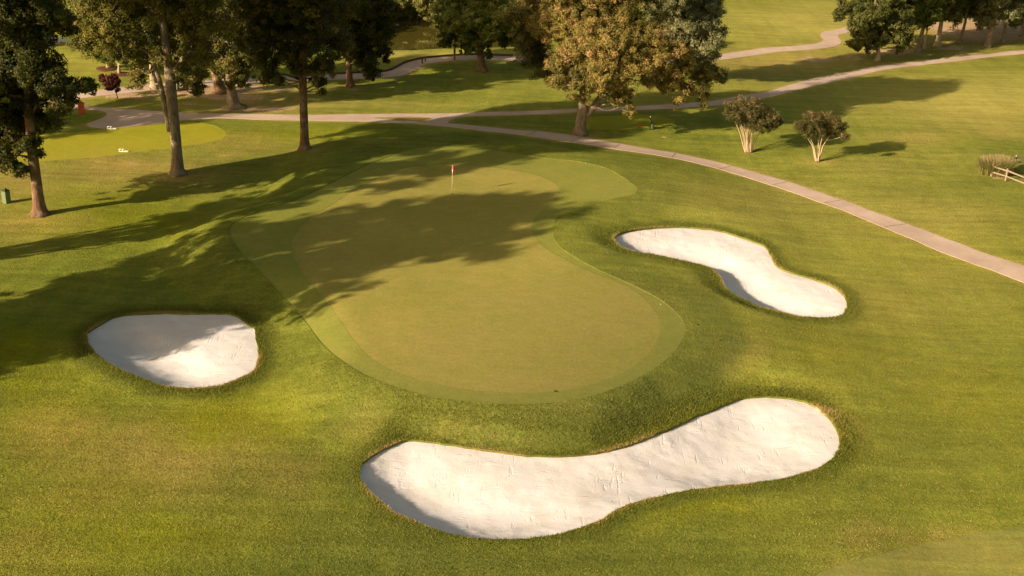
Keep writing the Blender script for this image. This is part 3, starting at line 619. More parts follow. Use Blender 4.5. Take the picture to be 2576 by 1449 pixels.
    fattr(o, 'tone', np.clip(np.repeat(tn2, per) + rng.normal(0, 0.07, len(F)), 0, 1), 'FACE')
    TREES.append((name, len(F))); return root

def top(cx, cy, r=2.8, n=4, sp=90, h=80):     # lobes above the picture's upper edge
    return [(cx + rng.uniform(-sp, sp), cy - rng.uniform(0, h), r * rng.uniform(0.85, 1.15)) for _ in range(n)]

tree('oak_tree', 'dark leafy tree at the left edge, its low boughs hanging over the green utility box', 'tree', 'tall trees left of the green', (100,540),
     [(100,536,.46),(92,470,.40),(84,400,.37),(77,330,.34),(70,250,.30),(66,150,.26),(62,40,.20),(60,-70,.10)],
     [(20,60,2.0),(60,20,2.2),(10,-40,2.5),(75,-50,2.5),(-50,0,2.6),(85,105,1.9),(15,140,2.3),(-50,120,2.6),(60,180,2.2),(118,165,1.5),(0,230,2.3),(85,250,2.1),(145,205,1.4),(178,222,1.1),(205,215,.9),(224,212,.55),(150,255,1.2),(185,250,.7),(20,310,2.0),(65,310,1.7),(110,290,1.3),(-30,330,2.2),(28,392,1.3),(-20,400,1.4),(62,365,1.0),(50,425,.7),(92,385,.55),(140,45,1.3),(165,68,.9),(-60,230,2.6),(120,225,1.7),(0,120,2.2)] + top(20,-90,3.0,5),
     L_DARK, M_BARK_RED, size=.17, tone=(.45,.20), dens=.92)
tree('oak_tree', 'tall olive tree with a pale second stem forking low on its left', 'tree', 'tall trees left of the green', (448,437),
     [(449,432,.50),(446,400,.44),(440,330,.42),(433,260,.43),(428,190,.42),(424,160,.36),(416,100,.31),(410,50,.28),(400,-10,.22),(396,-80,.12)],
     [(228,118,1.4),(262,112,1.7),(300,92,2.0),(345,60,2.1),(270,55,2.0),(330,125,1.8),(372,160,1.1,2.5),(358,195,.9,2.0),(343,210,.7,1.5),(468,195,1.1),(488,216,.8),(500,232,.5),(455,208,.7),(222,72,1.5),(300,12,2.3),(385,20,2.2),(240,8,2.1),(450,30,2.2),(470,85,1.9),(420,118,1.6),(492,135,1.5),(520,60,2.1),(520,0,2.3),(480,165,1.2),(498,190,1.0),(508,218,.6),(410,150,1.1),(455,175,.9),(342,168,.9,2.0),(300,128,1.2)] + top(390,-40,2.8,7,130),
     L_OLIVE, M_BARK_GREY, size=.145, tone=(.50,.20), warm=.25, dens=.72,
     limbs=[[(428,330,.26),(420,285,.25),(411,245,.22),(401,200,.20),(388,165,.17),(380,140,.14),(350,118,.11),(337,92,.07)],
            [(430,185,.26),(447,162,.22),(482,128,.18),(520,100,.13),(540,60,.08)],[(386,160,.10),(378,178,.08),(366,186,.05)],[(345,108,.10),(337,94,.08),(300,93,.05),(270,98,.03)],[(413,75,.16),(395,48,.14),(375,20,.1)]])
tree('oak_tree', 'broad tree with widely flared pale roots beyond the path fork', 'tree', 'tall trees left of the green', (588,271),
     [(586,266,.50),(583,235,.42),(579,200,.40),(575,150,.36),(572,90,.3),(570,20,.2),(568,-50,.1)],
     [(603,172,1.4),(560,150,1.7),(612,125,2.0),(552,92,2.2),(602,62,2.3),(560,20,2.4),(622,5,2.4),(640,150,1.2),(622,190,1.0),(590,196,1.0),(560,182,1.1),(575,214,.5),(606,212,.5),(650,90,1.8)] + top(590,-30,2.8,5,60),
     L_DARK, M_BARK_GREY, size=.19, tone=(.58,.2), flare=1.15, dens=.72)
tree('oak_tree', 'leaning dark trunked tree just behind the flared root tree', 'tree', 'tall trees left of the green', (556,233),
     [(554,229,.48),(546,200,.42),(537,160,.38),(530,120,.33),(520,60,.25),(515,0,.15)],
     [(520,100,2.0),(498,62,2.2),(540,55,2.2),(480,112,1.5),(512,160,1.3),(505,190,.8),(470,20,2.4),(530,-10,2.4)] + top(510,-40,2.8,3,40),
     L_DARK, M_BARK_RED, size=.19, tone=(.5,.2), flare=.9, dens=.65)
tree('oak_tree', 'straight red-brown trunked tree standing alone nearest the mound', 'tree', 'tall trees left of the green', (766,375),
     [(766,371,.40),(765,320,.36),(763,250,.34),(762,190,.33),(760,120,.29),(757,50,.25),(755,-30,.18),(753,-90,.08)],
     [(672,158,1.4),(690,120,1.9),(660,80,2.1),(722,82,2.1),(700,30,2.3),(738,138,1.5),(680,192,1.0),(700,205,.6),(780,100,1.9),(800,60,2.2),(832,108,1.8),(790,168,1.3),(802,192,1.1),(808,214,.8),(812,230,.4),(770,20,2.3),(842,10,2.3),(650,20,2.3),(825,150,1.2),(742,178,.7),(640,120,1.4),(668,182,1.1),(690,205,.8)] + top(750,-40,2.8,7,90),
     L_DARK, M_BARK_RED, size=.16, tone=(.46,.24), warm=.35, dens=.76, limbs=[[(762,205,.14),(745,196,.11),(720,188,.08),(700,185,.05)],[(760,90,.15),(740,60,.12),(725,20,.08)]])
tree('oak_tree', 'very dark drooping tree with a bare lower trunk beside the curve of the far path', 'tree', 'tall trees left of the green', (880,217),
     [(880,213,.36),(878,180,.32),(876,130,.29),(874,70,.25),(872,0,.18)],
     [(870,108,1.7),(900,80,2.1),(852,60,2.1),(930,112,1.6),(924,150,1.4),(930,180,.9),(934,197,.5),(945,60,2.0),(972,28,1.3),(958,125,1.2),(990,28,.8),(900,20,2.3),(850,130,1.1),(940,0,2.3),(842,146,.7),(972,146,.5),(895,140,1.0),(915,120,1.6)] + top(890,-30,2.7,5,60),
     L_DARK, M_BARK_RED, size=.18, tone=(.33,.17), dens=.95)
tree('young_tree', 'small round young tree on the rise beside the far path', 'tree', None, (1143,151),
     [(1143,148,.13),(1144,118,.11),(1144,90,.09),(1143,60,.05)],
     [(1140,96,1.2),(1118,103,.9),(1165,103,.8),(1125,76,1.2),(1157,72,1.2),(1106,86,.8),(1180,88,.8),(1140,52,1.2)],
     L_FRESH, M_BARK_GREY, size=.2, tone=(.25,.15), flare=.2, clump=.45)
tree('maple_tree', 'bright green tree with a thick dark trunk between the pond and the big oak', 'tree', None, (1212,179),
     [(1212,175,.46),(1209,150,.42),(1207,110,.40),(1205,60,.37),(1203,30,.35),(1200,-20,.25),(1198,-70,.1)],
     [(1192,108,1.1),(1172,122,.8),(1182,80,1.5),(1150,50,1.6,None,.35),(1132,22,1.7,None,.45),(1182,30,1.9,None,.3),(1235,62,1.8,None,.2),(1262,80,1.5,None,.2),(1278,50,1.7,None,.35),(1290,90,1.4),(1250,20,2.0,None,.3),(1220,0,2.1,None,.2),(1170,-8,2.0,None,.3),(1302,28,1.5,None,.3),(1312,66,1.2),(1226,116,.7),(1229,138,.5),(1270,103,.9),(1112,56,1.0,None,.4)] if False else
     [(1192,108,1.1,0,-.1),(1172,122,.8,-1,-.1),(1182,80,1.5,1,0),(1150,50,1.6,-1,.35),(1132,22,1.7,0,.45),(1182,30,1.9,-1,.3),(1235,62,1.8,-1,.2),(1262,80,1.5,1,.1),(1278,50,1.7,0,.35),(1290,90,1.4,1,-.1),(1250,20,2.0,-1,.3),(1220,0,2.1,0,.2),(1170,-8,2.0,1,.3),(1302,28,1.5,0,.3),(1312,66,1.2,1,0),(1226,116,.7,-.5,-.1),(1229,138,.5,-.3,-.1),(1270,103,.9,1,-.1),(1112,56,1.0,0,.4)] + top(1210,-40,2.6,4,70),  # upper and left lobes painted as lit, lower ones as shaded, by tone
     L_FRESH, M_BARK_RED, size=.24, tone=(.50,.18), dens=1.05)
tree('big_oak_tree', 'huge spreading oak with browning leaves and a forked pale trunk beside the path', 'tree', None, (1458,338),
     [(1459,333,.55),(1462,305,.50),(1467,272,.50),(1468,250,.36),(1463,212,.27),(1458,170,.2),(1455,120,.16),(1460,60,.12)],
     [(1330,90,2.0,2,-.35),(1352,128,1.8,2,-.4),(1362,162,1.5,1.5,-.4),(1376,186,1.0,1,-.35),(1340,58,2.1,1,-.1),(1322,30,2.0,1,-.3),(1370,20,2.5,0,.1),(1400,62,2.0,0,.1),  # tone shifts paint front lobes as sunlit, back-left and far-right ones as shaded
      (1402,200,1.2,-1,.05),(1425,180,1.6,-2,.1),(1442,150,2.0,-2,.05),(1472,182,1.8,-2.5,.05),(1472,218,1.3,-2,0),(1440,213,1.0,-1.5,.1),(1500,150,2.2,-2.5,.1),(1508,198,1.7,-2.5,0),(1542,180,2.0,-2.5,.1),(1560,140,2.4,-2,.1),(1600,172,2.0,-2,.1),(1642,152,2.2,-1.5,.15),(1600,110,2.5,-2,.1),(1540,100,2.5,-2,.15),(1480,105,2.4,-2,.2),(1430,62,2.5,-1,.2),(1480,40,2.7,-1,.1),(1550,50,2.7,-1,.0),(1622,62,2.4,-.5,-.1),(1682,132,2.0,-1,.1),(1660,188,1.4,0,.1),(1700,178,1.6,0,.1),(1742,170,1.6,1,-.1),(1780,176,1.3,1.5,-.3),(1808,188,1.0,1.5,-.3),(1760,208,1.3,1,-.2),(1722,232,1.1,0,.05),(1702,252,.7,0,.1),(1768,248,.8,1,-.15),(1772,264,.4,1,0),
      (1560,228,1.2,-1,0),(1552,252,1.0,-1,0),(1578,268,.8,-1,0),(1588,282,.45,-1,.1),(1545,212,1.4,-1.5,0),(1482,240,.8,-1,.05),(1444,242,.6,-1,.1),(1612,202,1.2,-1,.05),(1652,212,1.0,0,.1),(1690,208,1.3,.5,.05),(1455,120,1.8,-2,.2)] + top(1490,-30,3.0,14,170,110),
     L_GOLD, M_BARK_GREY, size=.125, tone=(.42,.17), warm=.28, dens=.92, per=74, flare=.35,
     limbs=[[(1474,292,.34),(1486,280,.32),(1497,268,.28),(1506,250,.25),(1520,225,.21),(1545,195,.17),(1580,165,.14),(1640,150,.11),(1700,165,.08),(1760,175,.05)],[(1463,205,.2),(1448,150,.16),(1440,110,.14),(1418,76,.1)],[(1640,150,.08),(1690,210,.06),(1715,225,.04)]])
tree('elm_tree', 'silvery green tree rising behind the right half of the big oak', 'tree', None, (1702,214),
     [(1702,210,.34),(1700,180,.3),(1698,140,.27),(1697,90,.2),(1700,30,.12)],
     [(1680,22,2.4),(1722,62,2.4),(1760,42,2.2),(1782,90,1.8),(1742,110,2.0),(1792,128,1.3),(1662,62,2.0),(1700,100,2.1),(1772,12,2.0),(1800,74,1.3),(1778,122,1.2)] + top(1720,-20,2.6,4,50),
     L_SILVER, M_BARK_GREY, size=.17, tone=(.78,.18), dens=1.15)

# crepe myrtles
def myrtle(label, base, stems, lobes):
    B = G(base); root = empty('crepe_myrtle', tuple(B), label, 'tree', 'pale-stemmed crepe myrtles')
    for s_ in stems:
        Q = open_curve(np.array([np.append(at_y((x, y), B[1] + dd), r) for x, y, r, dd in s_]), 0.15)
        MB().tube(Q[:, :3], Q[:, 3], 7, wob=.06, seed=random.random() * 6).build('stem', M_BARK_MYRTLE, root, smooth=True)
    cs, rs, tt = [], [], []
    lm = MB()
    tips = [at_y(s_[-1][:2], B[1] + s_[-1][3]) for s_ in stems]
    for x, y, r in lobes:
        r *= 1.15; c = at_y((x, y), B[1] + rng.uniform(-.7, .7)); n = int(70 * r ** 1.6) + 10
        tp = min(tips, key=lambda q_: np.linalg.norm(q_ - c)); lm.tube(curve_pts(tp, c, .02, 4, .04), [.02, .018, .015, .012], 5, cap=False)
        d = rng.normal(size=(n, 3)); d /= np.linalg.norm(d, axis=1)[:, None]; cc = c + d * (r * rng.uniform(.4, 1.1, n))[:, None] * np.array([1, 1, .8])
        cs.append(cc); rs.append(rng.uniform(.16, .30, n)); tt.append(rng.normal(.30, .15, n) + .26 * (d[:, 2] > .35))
        for j in range(0, n, 3): lm.tube(curve_pts(c, cc[j], .03, 3, .05), [.015, .01, .006], 4, cap=False)
    lm.build('branches', M_BARK_MYRTLE, root)
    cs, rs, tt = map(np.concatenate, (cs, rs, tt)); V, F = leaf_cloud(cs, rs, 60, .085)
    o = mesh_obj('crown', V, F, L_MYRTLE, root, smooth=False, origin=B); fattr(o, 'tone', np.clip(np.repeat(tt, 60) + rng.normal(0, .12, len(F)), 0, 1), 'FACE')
st1 = []
for bx, mx, tx, ty, dd in ((1875,1862,1848,300,.3),(1877,1868,1856,298,-.4),(1879,1871,1862,305,.5),(1880,1876,1872,300,-.2),(1882,1880,1880,305,.6),(1884,1882,1886,300,-.5),(1885,1886,1893,310,.3),(1887,1891,1902,308,-.3),(1889,1900,1910,315,.1),(1890,1908,1924,330,.4),(1881,1878,1868,318,-.7)):
    st1.append([(bx, 384, .055, dd * .15), ((bx + mx) / 2, 362, .045, dd * .4), (mx, 338, .038, dd * .8), (tx, ty, .02, dd * 1.2)])
myrtle('larger crepe myrtle with many pale stems, nearest the big oak', (1882,385), st1,
       [(1842,272,.75),(1868,264,.85),(1898,270,.95),(1852,293,.6),(1885,296,.9),(1920,290,1.0),(1942,298,.75),(1938,316,.6),(1906,316,.7),(1956,306,.4),(1835,285,.45),(1925,306,.7)])
st2 = []
for bx, mx, tx, ty, dd in ((2053,2044,2030,345,.3),(2055,2047,2040,352,-.3),(2056,2060,2056,345,.4),(2058,2063,2070,340,-.4),(2059,2070,2080,352,.2),(2056,2058,2064,335,.1)):
    st2.append([(bx, 406, .075, dd * .15), ((bx + mx) / 2, 388, .06, dd * .4), (mx, 368, .045, dd * .8), (tx, ty, .022, dd * 1.2)])
myrtle('smaller crepe myrtle standing by itself, right of the many-stemmed one', (2056,407), st2,
       [(2018,322,.55),(2042,303,.85),(2075,300,.9),(2060,326,.75),(2098,310,.8),(2092,332,.7),(2116,322,.55),(2126,343,.3),(2035,336,.5),(2012,315,.4)])

# right-hand grove
tree('oak_tree', 'rounded dark green tree at the near corner of the grove with a thin short trunk', 'tree', 'trees of the grove', (2208,152),
     [(2208,149,.27),(2209,125,.21),(2212,108,.18),(2208,90,.16),(2205,50,.1)],
     [(2155,102,1.3),(2178,78,1.9),(2202,100,1.5),(2230,62,2.1),(2190,32,2.1),(2240,22,2.3),(2262,72,1.6),(2256,100,1.1),(2262,120,.6),(2286,94,.9),(2290,62,1.3),(2112,34,.9),(2120,14,.9),(2108,46,.5),(2150,22,1.5),(2150,56,1.3),(2152,118,.7),(2280,110,.6),(2180,115,.8)] + top(2220,-20,2.4,3,50),
     L_MID, M_BARK_PALE, size=.21, tone=(.42,.18), dens=1.0)
GR = [((2309,130),[(2310,126,.30),(2317,95,.26),(2324,65,.22),(2336,30,.15)],[(2312,52,1.3),(2302,22,2.0),(2342,22,1.9),(2332,48,1.2)],L_FRESH,M_BARK_GREY,'slanting grey tree at the near edge of the grove, beside a thin pale one'),
      ((2325,122),[(2326,119,.13),(2330,90,.11),(2334,60,.09),(2336,20,.05)],[(2336,30,1.4),(2328,8,1.6)],L_MID,M_BARK_PALE,'thin pale trunked tree right behind the slanting one'),
      ((2358,115),[(2359,112,.36),(2363,85,.30),(2368,55,.25),(2375,10,.15)],[(2376,22,2.0),(2392,42,1.3),(2360,30,1.5),(2402,10,2.0)],L_MID,M_BARK_PALE,'thick sunlit trunked tree in the middle of the grove'),
      ((2295,115),[(2295,112,.12),(2297,85,.1),(2300,50,.06)],[(2298,42,1.3),(2290,20,1.5)],L_FRESH,M_BARK_PALE,'slender tree half hidden behind the corner tree'),
      ((2414,104),[(2415,101,.22),(2424,72,.19),(2430,45,.16),(2436,10,.1)],[(2442,24,1.5),(2422,2,1.9)],L_DARK,M_BARK_GREY,'crooked tree with a bent bare limb, mid grove'),
      ((2484,118),[(2485,114,.40),(2492,85,.33),(2500,58,.28),(2506,10,.18)],[(2490,34,1.9),(2472,50,1.2),(2522,20,2.1),(2502,0,2.3)],L_SILVER,M_BARK_GREY,'stout leaning grey trunked tree in the shade at the right of the grove'),
      ((2522,107),[(2523,104,.27),(2528,75,.22),(2532,40,.16)],[(2542,42,1.7),(2540,18,2.0),(2562,0,2.3)],L_MID,M_BARK_GREY,'dark straight trunked tree next to the stout leaning one'),
      ((2571,93),[(2571,90,.26),(2573,60,.22),(2576,20,.15)],[(2576,38,1.9),(2592,10,2.4)],L_DARK,M_BARK_GREY,'shaded tree at the right edge of the picture in the grove'),
      ((2461,76),[(2461,74,.2),(2462,50,.17),(2464,20,.1)],[(2464,42,1.3),(2452,12,2.0),(2480,20,1.6)],L_DARK,M_BARK_GREY,'small dark trunked tree deepest in the grove'),
      ((2194,117),[(2194,114,.34),(2195,90,.27),(2197,60,.2)],[(2197,40,1.9),(2180,20,1.8),(2215,15,2.0)],L_MID,M_BARK_PALE,'pale trunked tree hidden behind the corner tree')]
for b_, tr_, lo_, lf_, bk_, lab_ in GR:
    lm_ = [[(2430,45,.14),(2405,42,.12),(2370,52,.1),(2340,56,.07)],[(2430,45,.12),(2445,38,.1),(2465,46,.07)]] if b_[0] == 2414 else ()
    tree('oak_tree', lab_, 'tree', 'trees of the grove', b_, tr_, lo_ + top(tr_[-1][0] + 5, -25, 2.4, 3, 35, 50), lf_, bk_, size=.24, dens=.8, limbs=lm_, flare=.6, clump=.7, per=44)

# left background
tree('young_tree', 'young round tree in a mulch ring, the nearer of two', 'tree', 'young trees in mulch rings', (300,186), [(300,184,.15),(299,165,.12),(298,150,.1),(298,130,.06)], [(290,143,1.0),(308,146,.9),(278,136,.9),(300,122,1.4),(322,132,.9),(312,156,.4)], L_FRESH, M_BARK_PALE, size=.2, tone=(.35,.15), flare=.2, clump=.45)
tree('young_tree', 'young leafy tree in the farther mulch ring', 'tree', 'young trees in mulch rings', (272,172), [(272,170,.2),(272,158,.16),(272,140,.1)], [(270,150,.8),(275,132,1.2),(262,140,.8),(280,158,.4)], L_FRESH, M_BARK_PALE, size=.2, tone=(.5,.15), flare=.2, clump=.45)
tree('japanese_maple', 'small dark red leaved maple between two paths', 'tree', None, (296,253), [(296,252,.06),(294,240,.05),(291,228,.045),(284,215,.03)], [(268,200,.55),(284,198,.55),(290,212,.55),(259,194,.42),(277,214,.55),(298,226,.32),(275,224,.35),(290,192,.35),(280,206,.5)], L_RED, M_BARK_PALE, size=.11, tone=(.4,.2), flare=.1, clump=.22, dens=5, per=36)
tree('oak_tree', 'grey trunked tree glimpsed behind the forked tree', 'tree', None, (388,222), [(387,219,.32),(384,190,.28),(380,150,.24),(376,90,.18)], [(378,120,1.8),(360,92,2.0),(398,100,1.8),(376,60,2.2),(395,140,1.0)] + top(380,10,2.4,3,40), L_MID, M_BARK_PALE, size=.22, tone=(.4,.18), flare=.7, dens=.8)
tree('maple_tree', 'yellow green tree by the small left water, slim sunlit trunk', 'tree', 'trees across the left meadow', (211,103), [(211,101,.16),(209,80,.14),(207,50,.1),(206,10,.06)], [(196,84,1.2),(190,52,1.7),(216,44,1.8),(186,96,.7),(225,78,1.3),(210,15,2.0)], L_FRESH, M_BARK_PALE, size=.24, tone=(.55,.15), dens=.8, flare=.2)
for x, y, lab, lf in ((110,88,'low dark tree on the far side of the small left water',L_MID),(255,82,'pale olive tree beyond the meadow behind the forked tree',L_OLIVE),(330,74,'broad olive tree far behind the forked tree',L_OLIVE),(420,80,'green tree far behind the second stem of the forked tree',L_MID),(640,96,'dark tree in the gap left of the red-brown trunk, far off',L_MID),(740,84,'dark tree in the gap right of the red-brown trunk, far off',L_MID),(830,80,'far dark tree behind the drooping tree',L_MID)):
    tree('meadow_tree', lab, 'tree', 'trees across the left meadow', (x, y), [(x,y-2,.25),(x-1,y-30,.2),(x,y-70,.12)], [(x-25,y-35,1.9),(x+22,y-38,1.9),(x,y-62,2.3),(x-35,y-70,2.0),(x+34,y-72,2.0),(x,y-95,2.4)], lf, M_BARK_PALE, size=.3, tone=(.45,.18), dens=.6, per=36, twigs=False)
# far bank of the pond
FB = [(935,52,L_OLIVE,'olive tree at the left end of the far bank'),(985,50,L_OLIVE,'grey-olive tree leaning over the left of the far bank'),(1030,50,L_MID,'tree with slanting pale stems over the water'),(1068,54,L_FRESH,'bright tree on the far bank above the reeds'),(1100,58,L_MID,'tree with twin white trunks on the far bank'),(1150,62,L_MID,'far bank tree behind the young round tree'),(1215,66,L_MID,'far bank tree behind the thick dark trunk'),(1290,72,L_MID,'far bank tree showing just left of the big oak'),(1370,66,L_MID,'far bank tree hidden behind the big oak')]
for i, (x, y, lf, lab) in enumerate(FB):
    lm_ = [[(x,y-1,.13),(x+3,y-15,.1),(x+6,y-35,.07)],[(x,y-1,.12),(x-8,y-16,.1),(x-20,y-34,.06)]]
    tree('bank_tree', lab, 'tree', 'trees along the far bank of the pond', (x, y), [(x,y-2,.16),(x+1,y-22,.13),(x+2,y-55,.08)], [(x-22,y-22,1.5),(x+20,y-24,1.5),(x,y-36,1.9),(x-28,y-44,1.9),(x+28,y-46,1.9),(x,y-62,2.2),(x-24,y-72,2.2),(x+24,y-74,2.2),(x-30,y-14,.9),(x+30,y-15,.9)], lf, M_BARK_PALE, size=.28, tone=(.72,.2), dens=.65, per=40, limbs=lm_, flare=.2, twigs=False)
for x, y, r in ((1860,-14,2.4),(1930,-22,2.6)):
    tree('meadow_tree', 'tree beyond the top right fairway' + (', left of the pair' if x < 1900 else ', right of the pair'), 'tree', 'trees beyond the fairway', (x, y), [(x,y-2,.3),(x,y-40,.25),(x,y-90,.15)], [(x-25,y-45,r),(x+25,y-45,r),(x,y-75,r),(x,y-40,r),(x-30,y-85,r),(x+30,y-80,r)], L_DARK, M_BARK_GREY, size=.3, dens=.5, per=36, twigs=False)

# tall trees standing left of the frame, whose shade lies over the green
def offtree(lab, x, y, r, hgt, seed, h0=4.5, tr=.42, n=26, spread=1.0):
    st = np.random.default_rng(seed); ls = []
    for i in range(n):
        z = h0 + (hgt - h0) * (i + .5) / n; q = (z - h0) / (hgt - h0); w = r * (sin(pi * min(1, .12 + q * .84)) ** .6) * .78
        a = i * 2.4 + st.uniform(-.4, .4); ls.append(((w * cos(a) * st.uniform(.35, 1), w * sin(a) * st.uniform(.35, 1), z), st.uniform(1.3, 2.1) * spread))
    z0 = float(height(np.array([x]), np.array([y]))[0]); B = (x, y, z0)
    root = tree('oak_tree', lab, 'tree', 'tall trees left of the green', None, [(0, 0, tr)], [], L_DARK, M_BARK_RED, size=.28, dens=.50, extra_lobes=ls, base_xyz=B, per=40, clump=.75, twigs=False)
    tk = MB(); tk.tube(open_curve(np.array([(x, y, z0 + .2), (x + .1, y, z0 + hgt * .3), (x - .2, y + .1, z0 + hgt * .6), (x, y, z0 + hgt * .92)]), 1.0), np.linspace(tr, .08, len(open_curve(np.array([(x, y, z0 + .2), (x + .1, y, z0 + hgt * .3), (x - .2, y + .1, z0 + hgt * .6), (x, y, z0 + hgt * .92)]), 1.0))), 10)
    ch = [c for c in root.children if c.name.startswith('trunk')][0]; me = ch.data
    o2 = tk.build('trunk', M_BARK_RED, root, smooth=True); bpy.data.objects.remove(ch); return root
def by_shadow(px, z, gz=HG):     # where a thing at height z must stand to shade photo point px
    P = at_z(px, gz); k = (z - gz) / tan(SUN_EL); return P[0] - SH[0] * k, P[1] - SH[1] * k
offtree('tall narrow tree outside the left edge, its trunk shadow running to the mound', -41.5, 75.9, 5.6, 24.0, 3, h0=7.0, n=42, spread=.85)
offtree('biggest of the trees outside the left edge, shading most of the green', -42.2, 59.4, 10.1, 22.3, 5, h0=5.5, n=112, spread=.95)
offtree('wide lower tree outside the left edge, shading the left bunker', -50.4, 52.2, 7.0, 16.0, 9, h0=4.5, n=30, spread=.72)
xD, yD = by_shadow((325, 288), 10.0, 0.0)
offtree('tree outside the left edge, shading the widened path', xD, yD, 7.5, 16.0, 12, h0=4.0, n=26, spread=1.1)

# ------------------------------------------------------------------ things on the course
M_POLE = simple('flag_pole_paint', (0.62, 0.42, 0.26), (0.70, 0.50, 0.33), 6, .4, .4, .05)
M_REDF = simple('red_cloth', (0.62, 0.03, 0.02), (0.50, 0.02, 0.015), 9, .7, .2, .1)
M_WHITE = simple('white_paint', (0.82, 0.80, 0.76), (0.76, 0.74, 0.70), 6, .5, .4, .05)
M_BLACK = simple('dark_hole', (0.01, 0.01, 0.008), (0.02, 0.02, 0.015), 6, .9, .1, .05)
M_GREENP = simple('green_plastic', (0.02, 0.036, 0.012), (0.03, 0.05, 0.018), 4, .5, .35, .1)
M_GREENL = simple('pale_green_paint', (0.13, 0.17, 0.085), (0.17, 0.21, 0.11), 5, .5, .35, .1)
M_SIGN = simple('red_sign_board', (0.34, 0.055, 0.025), (0.45, 0.09, 0.04), 7, .6, .3, .1)
M_SIGND = simple('dark_sign_trim', (0.14, 0.025, 0.015), (0.18, 0.035, 0.02), 7, .6, .3, .1)
M_DWOOD = simple('dark_post_wood', (0.045, 0.025, 0.014), (0.075, 0.04, 0.02), 8, .8, .2, .3, .01, (1, 1, .2))
M_WOOD = simple('weathered_rail_wood', (0.20, 0.145, 0.10), (0.36, 0.27, 0.20), 9, .9, .1, .5, .01, (3, 3, .4))
M_KERB = simple('brown_kerb_timber', (0.11, 0.07, 0.045), (0.18, 0.12, 0.075), 6, .9, .1, .3)
M_MULCH = simple('red_brown_mulch', (0.085, 0.035, 0.022), (0.16, 0.07, 0.045), 14, .95, .05, .8, .05)
M_STONE = simple('pink_grey_stone', (0.30, 0.21, 0.15), (0.48, 0.36, 0.28), 4, .9, .1, .6, .05)

B = G((1137,487)); root = empty('golf_flag', tuple(B), 'red flag hanging limp on its thin pole in the hole of the green', 'golf flag')
MB().tube([B + (0, 0, -.02), B + (0, 0, 1.1), B + (0.01, 0, 2.28)], [.02, .018, .014], 8).build('pole', M_POLE, root, smooth=True)
MB().lathe([(.054, .0), (.062, .006), (.05, .008), (.0, .004)], B + (0, 0, -.012), 18).build('hole', M_BLACK, root)
mb = MB(); V = []; nu, nv = 15, 9     # limp cloth, folded on itself
for i in range(nu):
    for j in range(nv):
        u = i / (nu - 1); v = j / (nv - 1); w = (.03 + .20 * sin(pi * min(1, u * .85 + .08)) ** .8)
        V.append(B + np.array([(v - .36) * w + .03, .05 * sin(v * 8 + u * 2) * (.3 + u), 2.26 - u * .60 - .06 * v]))
F = [(i * nv + j, i * nv + j + 1, (i + 1) * nv + j + 1, (i + 1) * nv + j) for i in range(nu - 1) for j in range(nv - 1)]
fl = MB().add(V, F).build('flag', M_REDF, root, smooth=True); sm = fl.modifiers.new('thickness', 'SOLIDIFY'); sm.thickness = .004
V2 = []
for i in range(7, 13):
    for j in range(1, 4): V2.append(V[i * nv + j] + np.array([0, -.012, 0]))
em = MB().add(V2, [(i * 3 + j, i * 3 + j + 1, (i + 1) * 3 + j + 1, (i + 1) * 3 + j) for i in range(5) for j in range(2)])
e_ = em.build('emblem', M_WHITE, fl, smooth=True, origin=B)

def uboxf(px, w, d, h, rz, label):
    B = G(px); root = empty('utility_box', tuple(B), label, 'utility box', 'green utility boxes')
    MB().box(B + (0, 0, h / 2), (w, d, h), rz, .97, .02).build('cabinet', M_GREENL, root)
    MB().box(B + (0, 0, h + .02), (w * 1.02, d * 1.02, .04), rz, .96).box(B + (0, 0, h + .09), (w * .8, d * .8, .10), rz, .45).box(B + (0, 0, h + .17), (.12, .12, .06), rz, .7).build('lid', M_GREENP, root)
uboxf((17,510), .48, .46, .95, radians(62), 'pale green utility box on the grass at the left edge of the picture')
uboxf((446,229), .36, .36, .80, radians(62), 'small pale green utility box on the dirt behind the forked tree')

B = G((209,311)); root = empty('tee_sign', tuple(B), 'rust red tee sign on two dark posts beside the path', 'sign')
zt = 1.95
MB().box(B + (-.02, 0, 1.45), (.58, .07, 1.12), radians(8), 1.0, .02).build('board', M_SIGN, root)
for sx in (-.14, .14): MB().beam(B + (sx, .05, -.1), B + (sx, .05, 1.3), .09, .09).build('post', M_DWOOD, root)
for z_, h_ in ((1.60, .03), (1.99, .05), (.92, .04)): MB().box(B + (-.02, -.045, z_), (.58, .03, h_), radians(8)).build('trim', M_SIGND, root)
Q = [B + np.array([-.2 + .4 * t, -.06 + .05 * t, 1.2 + .18 * sin(t * 5)]) for t in np.linspace(0, 1, 9)]
MB().tube(Q, .012, 5).build('hole_map', M_SIGND, root)

for i, (px, lab) in enumerate((((130,304),'thin rope stake farthest left of the red sign'),((177,301),'thin rope stake just left of the red sign'),((219,299),'thin rope stake right of the red sign'))):
    B = G(px); root = empty('rope_stake', tuple(B), lab, 'stake', 'thin stakes on the grass by the red sign')
    MB().tube([B + (0, 0, -.05), B + (.01, 0, .40)], [.018, .014], 6).build('rod', M_DWOOD, root); MB().lathe([(.022, 0), (.03, .02), (.02, .05), (.0, .055)], B + (.01, 0, .39), 8).build('cap', M_DWOOD, root)

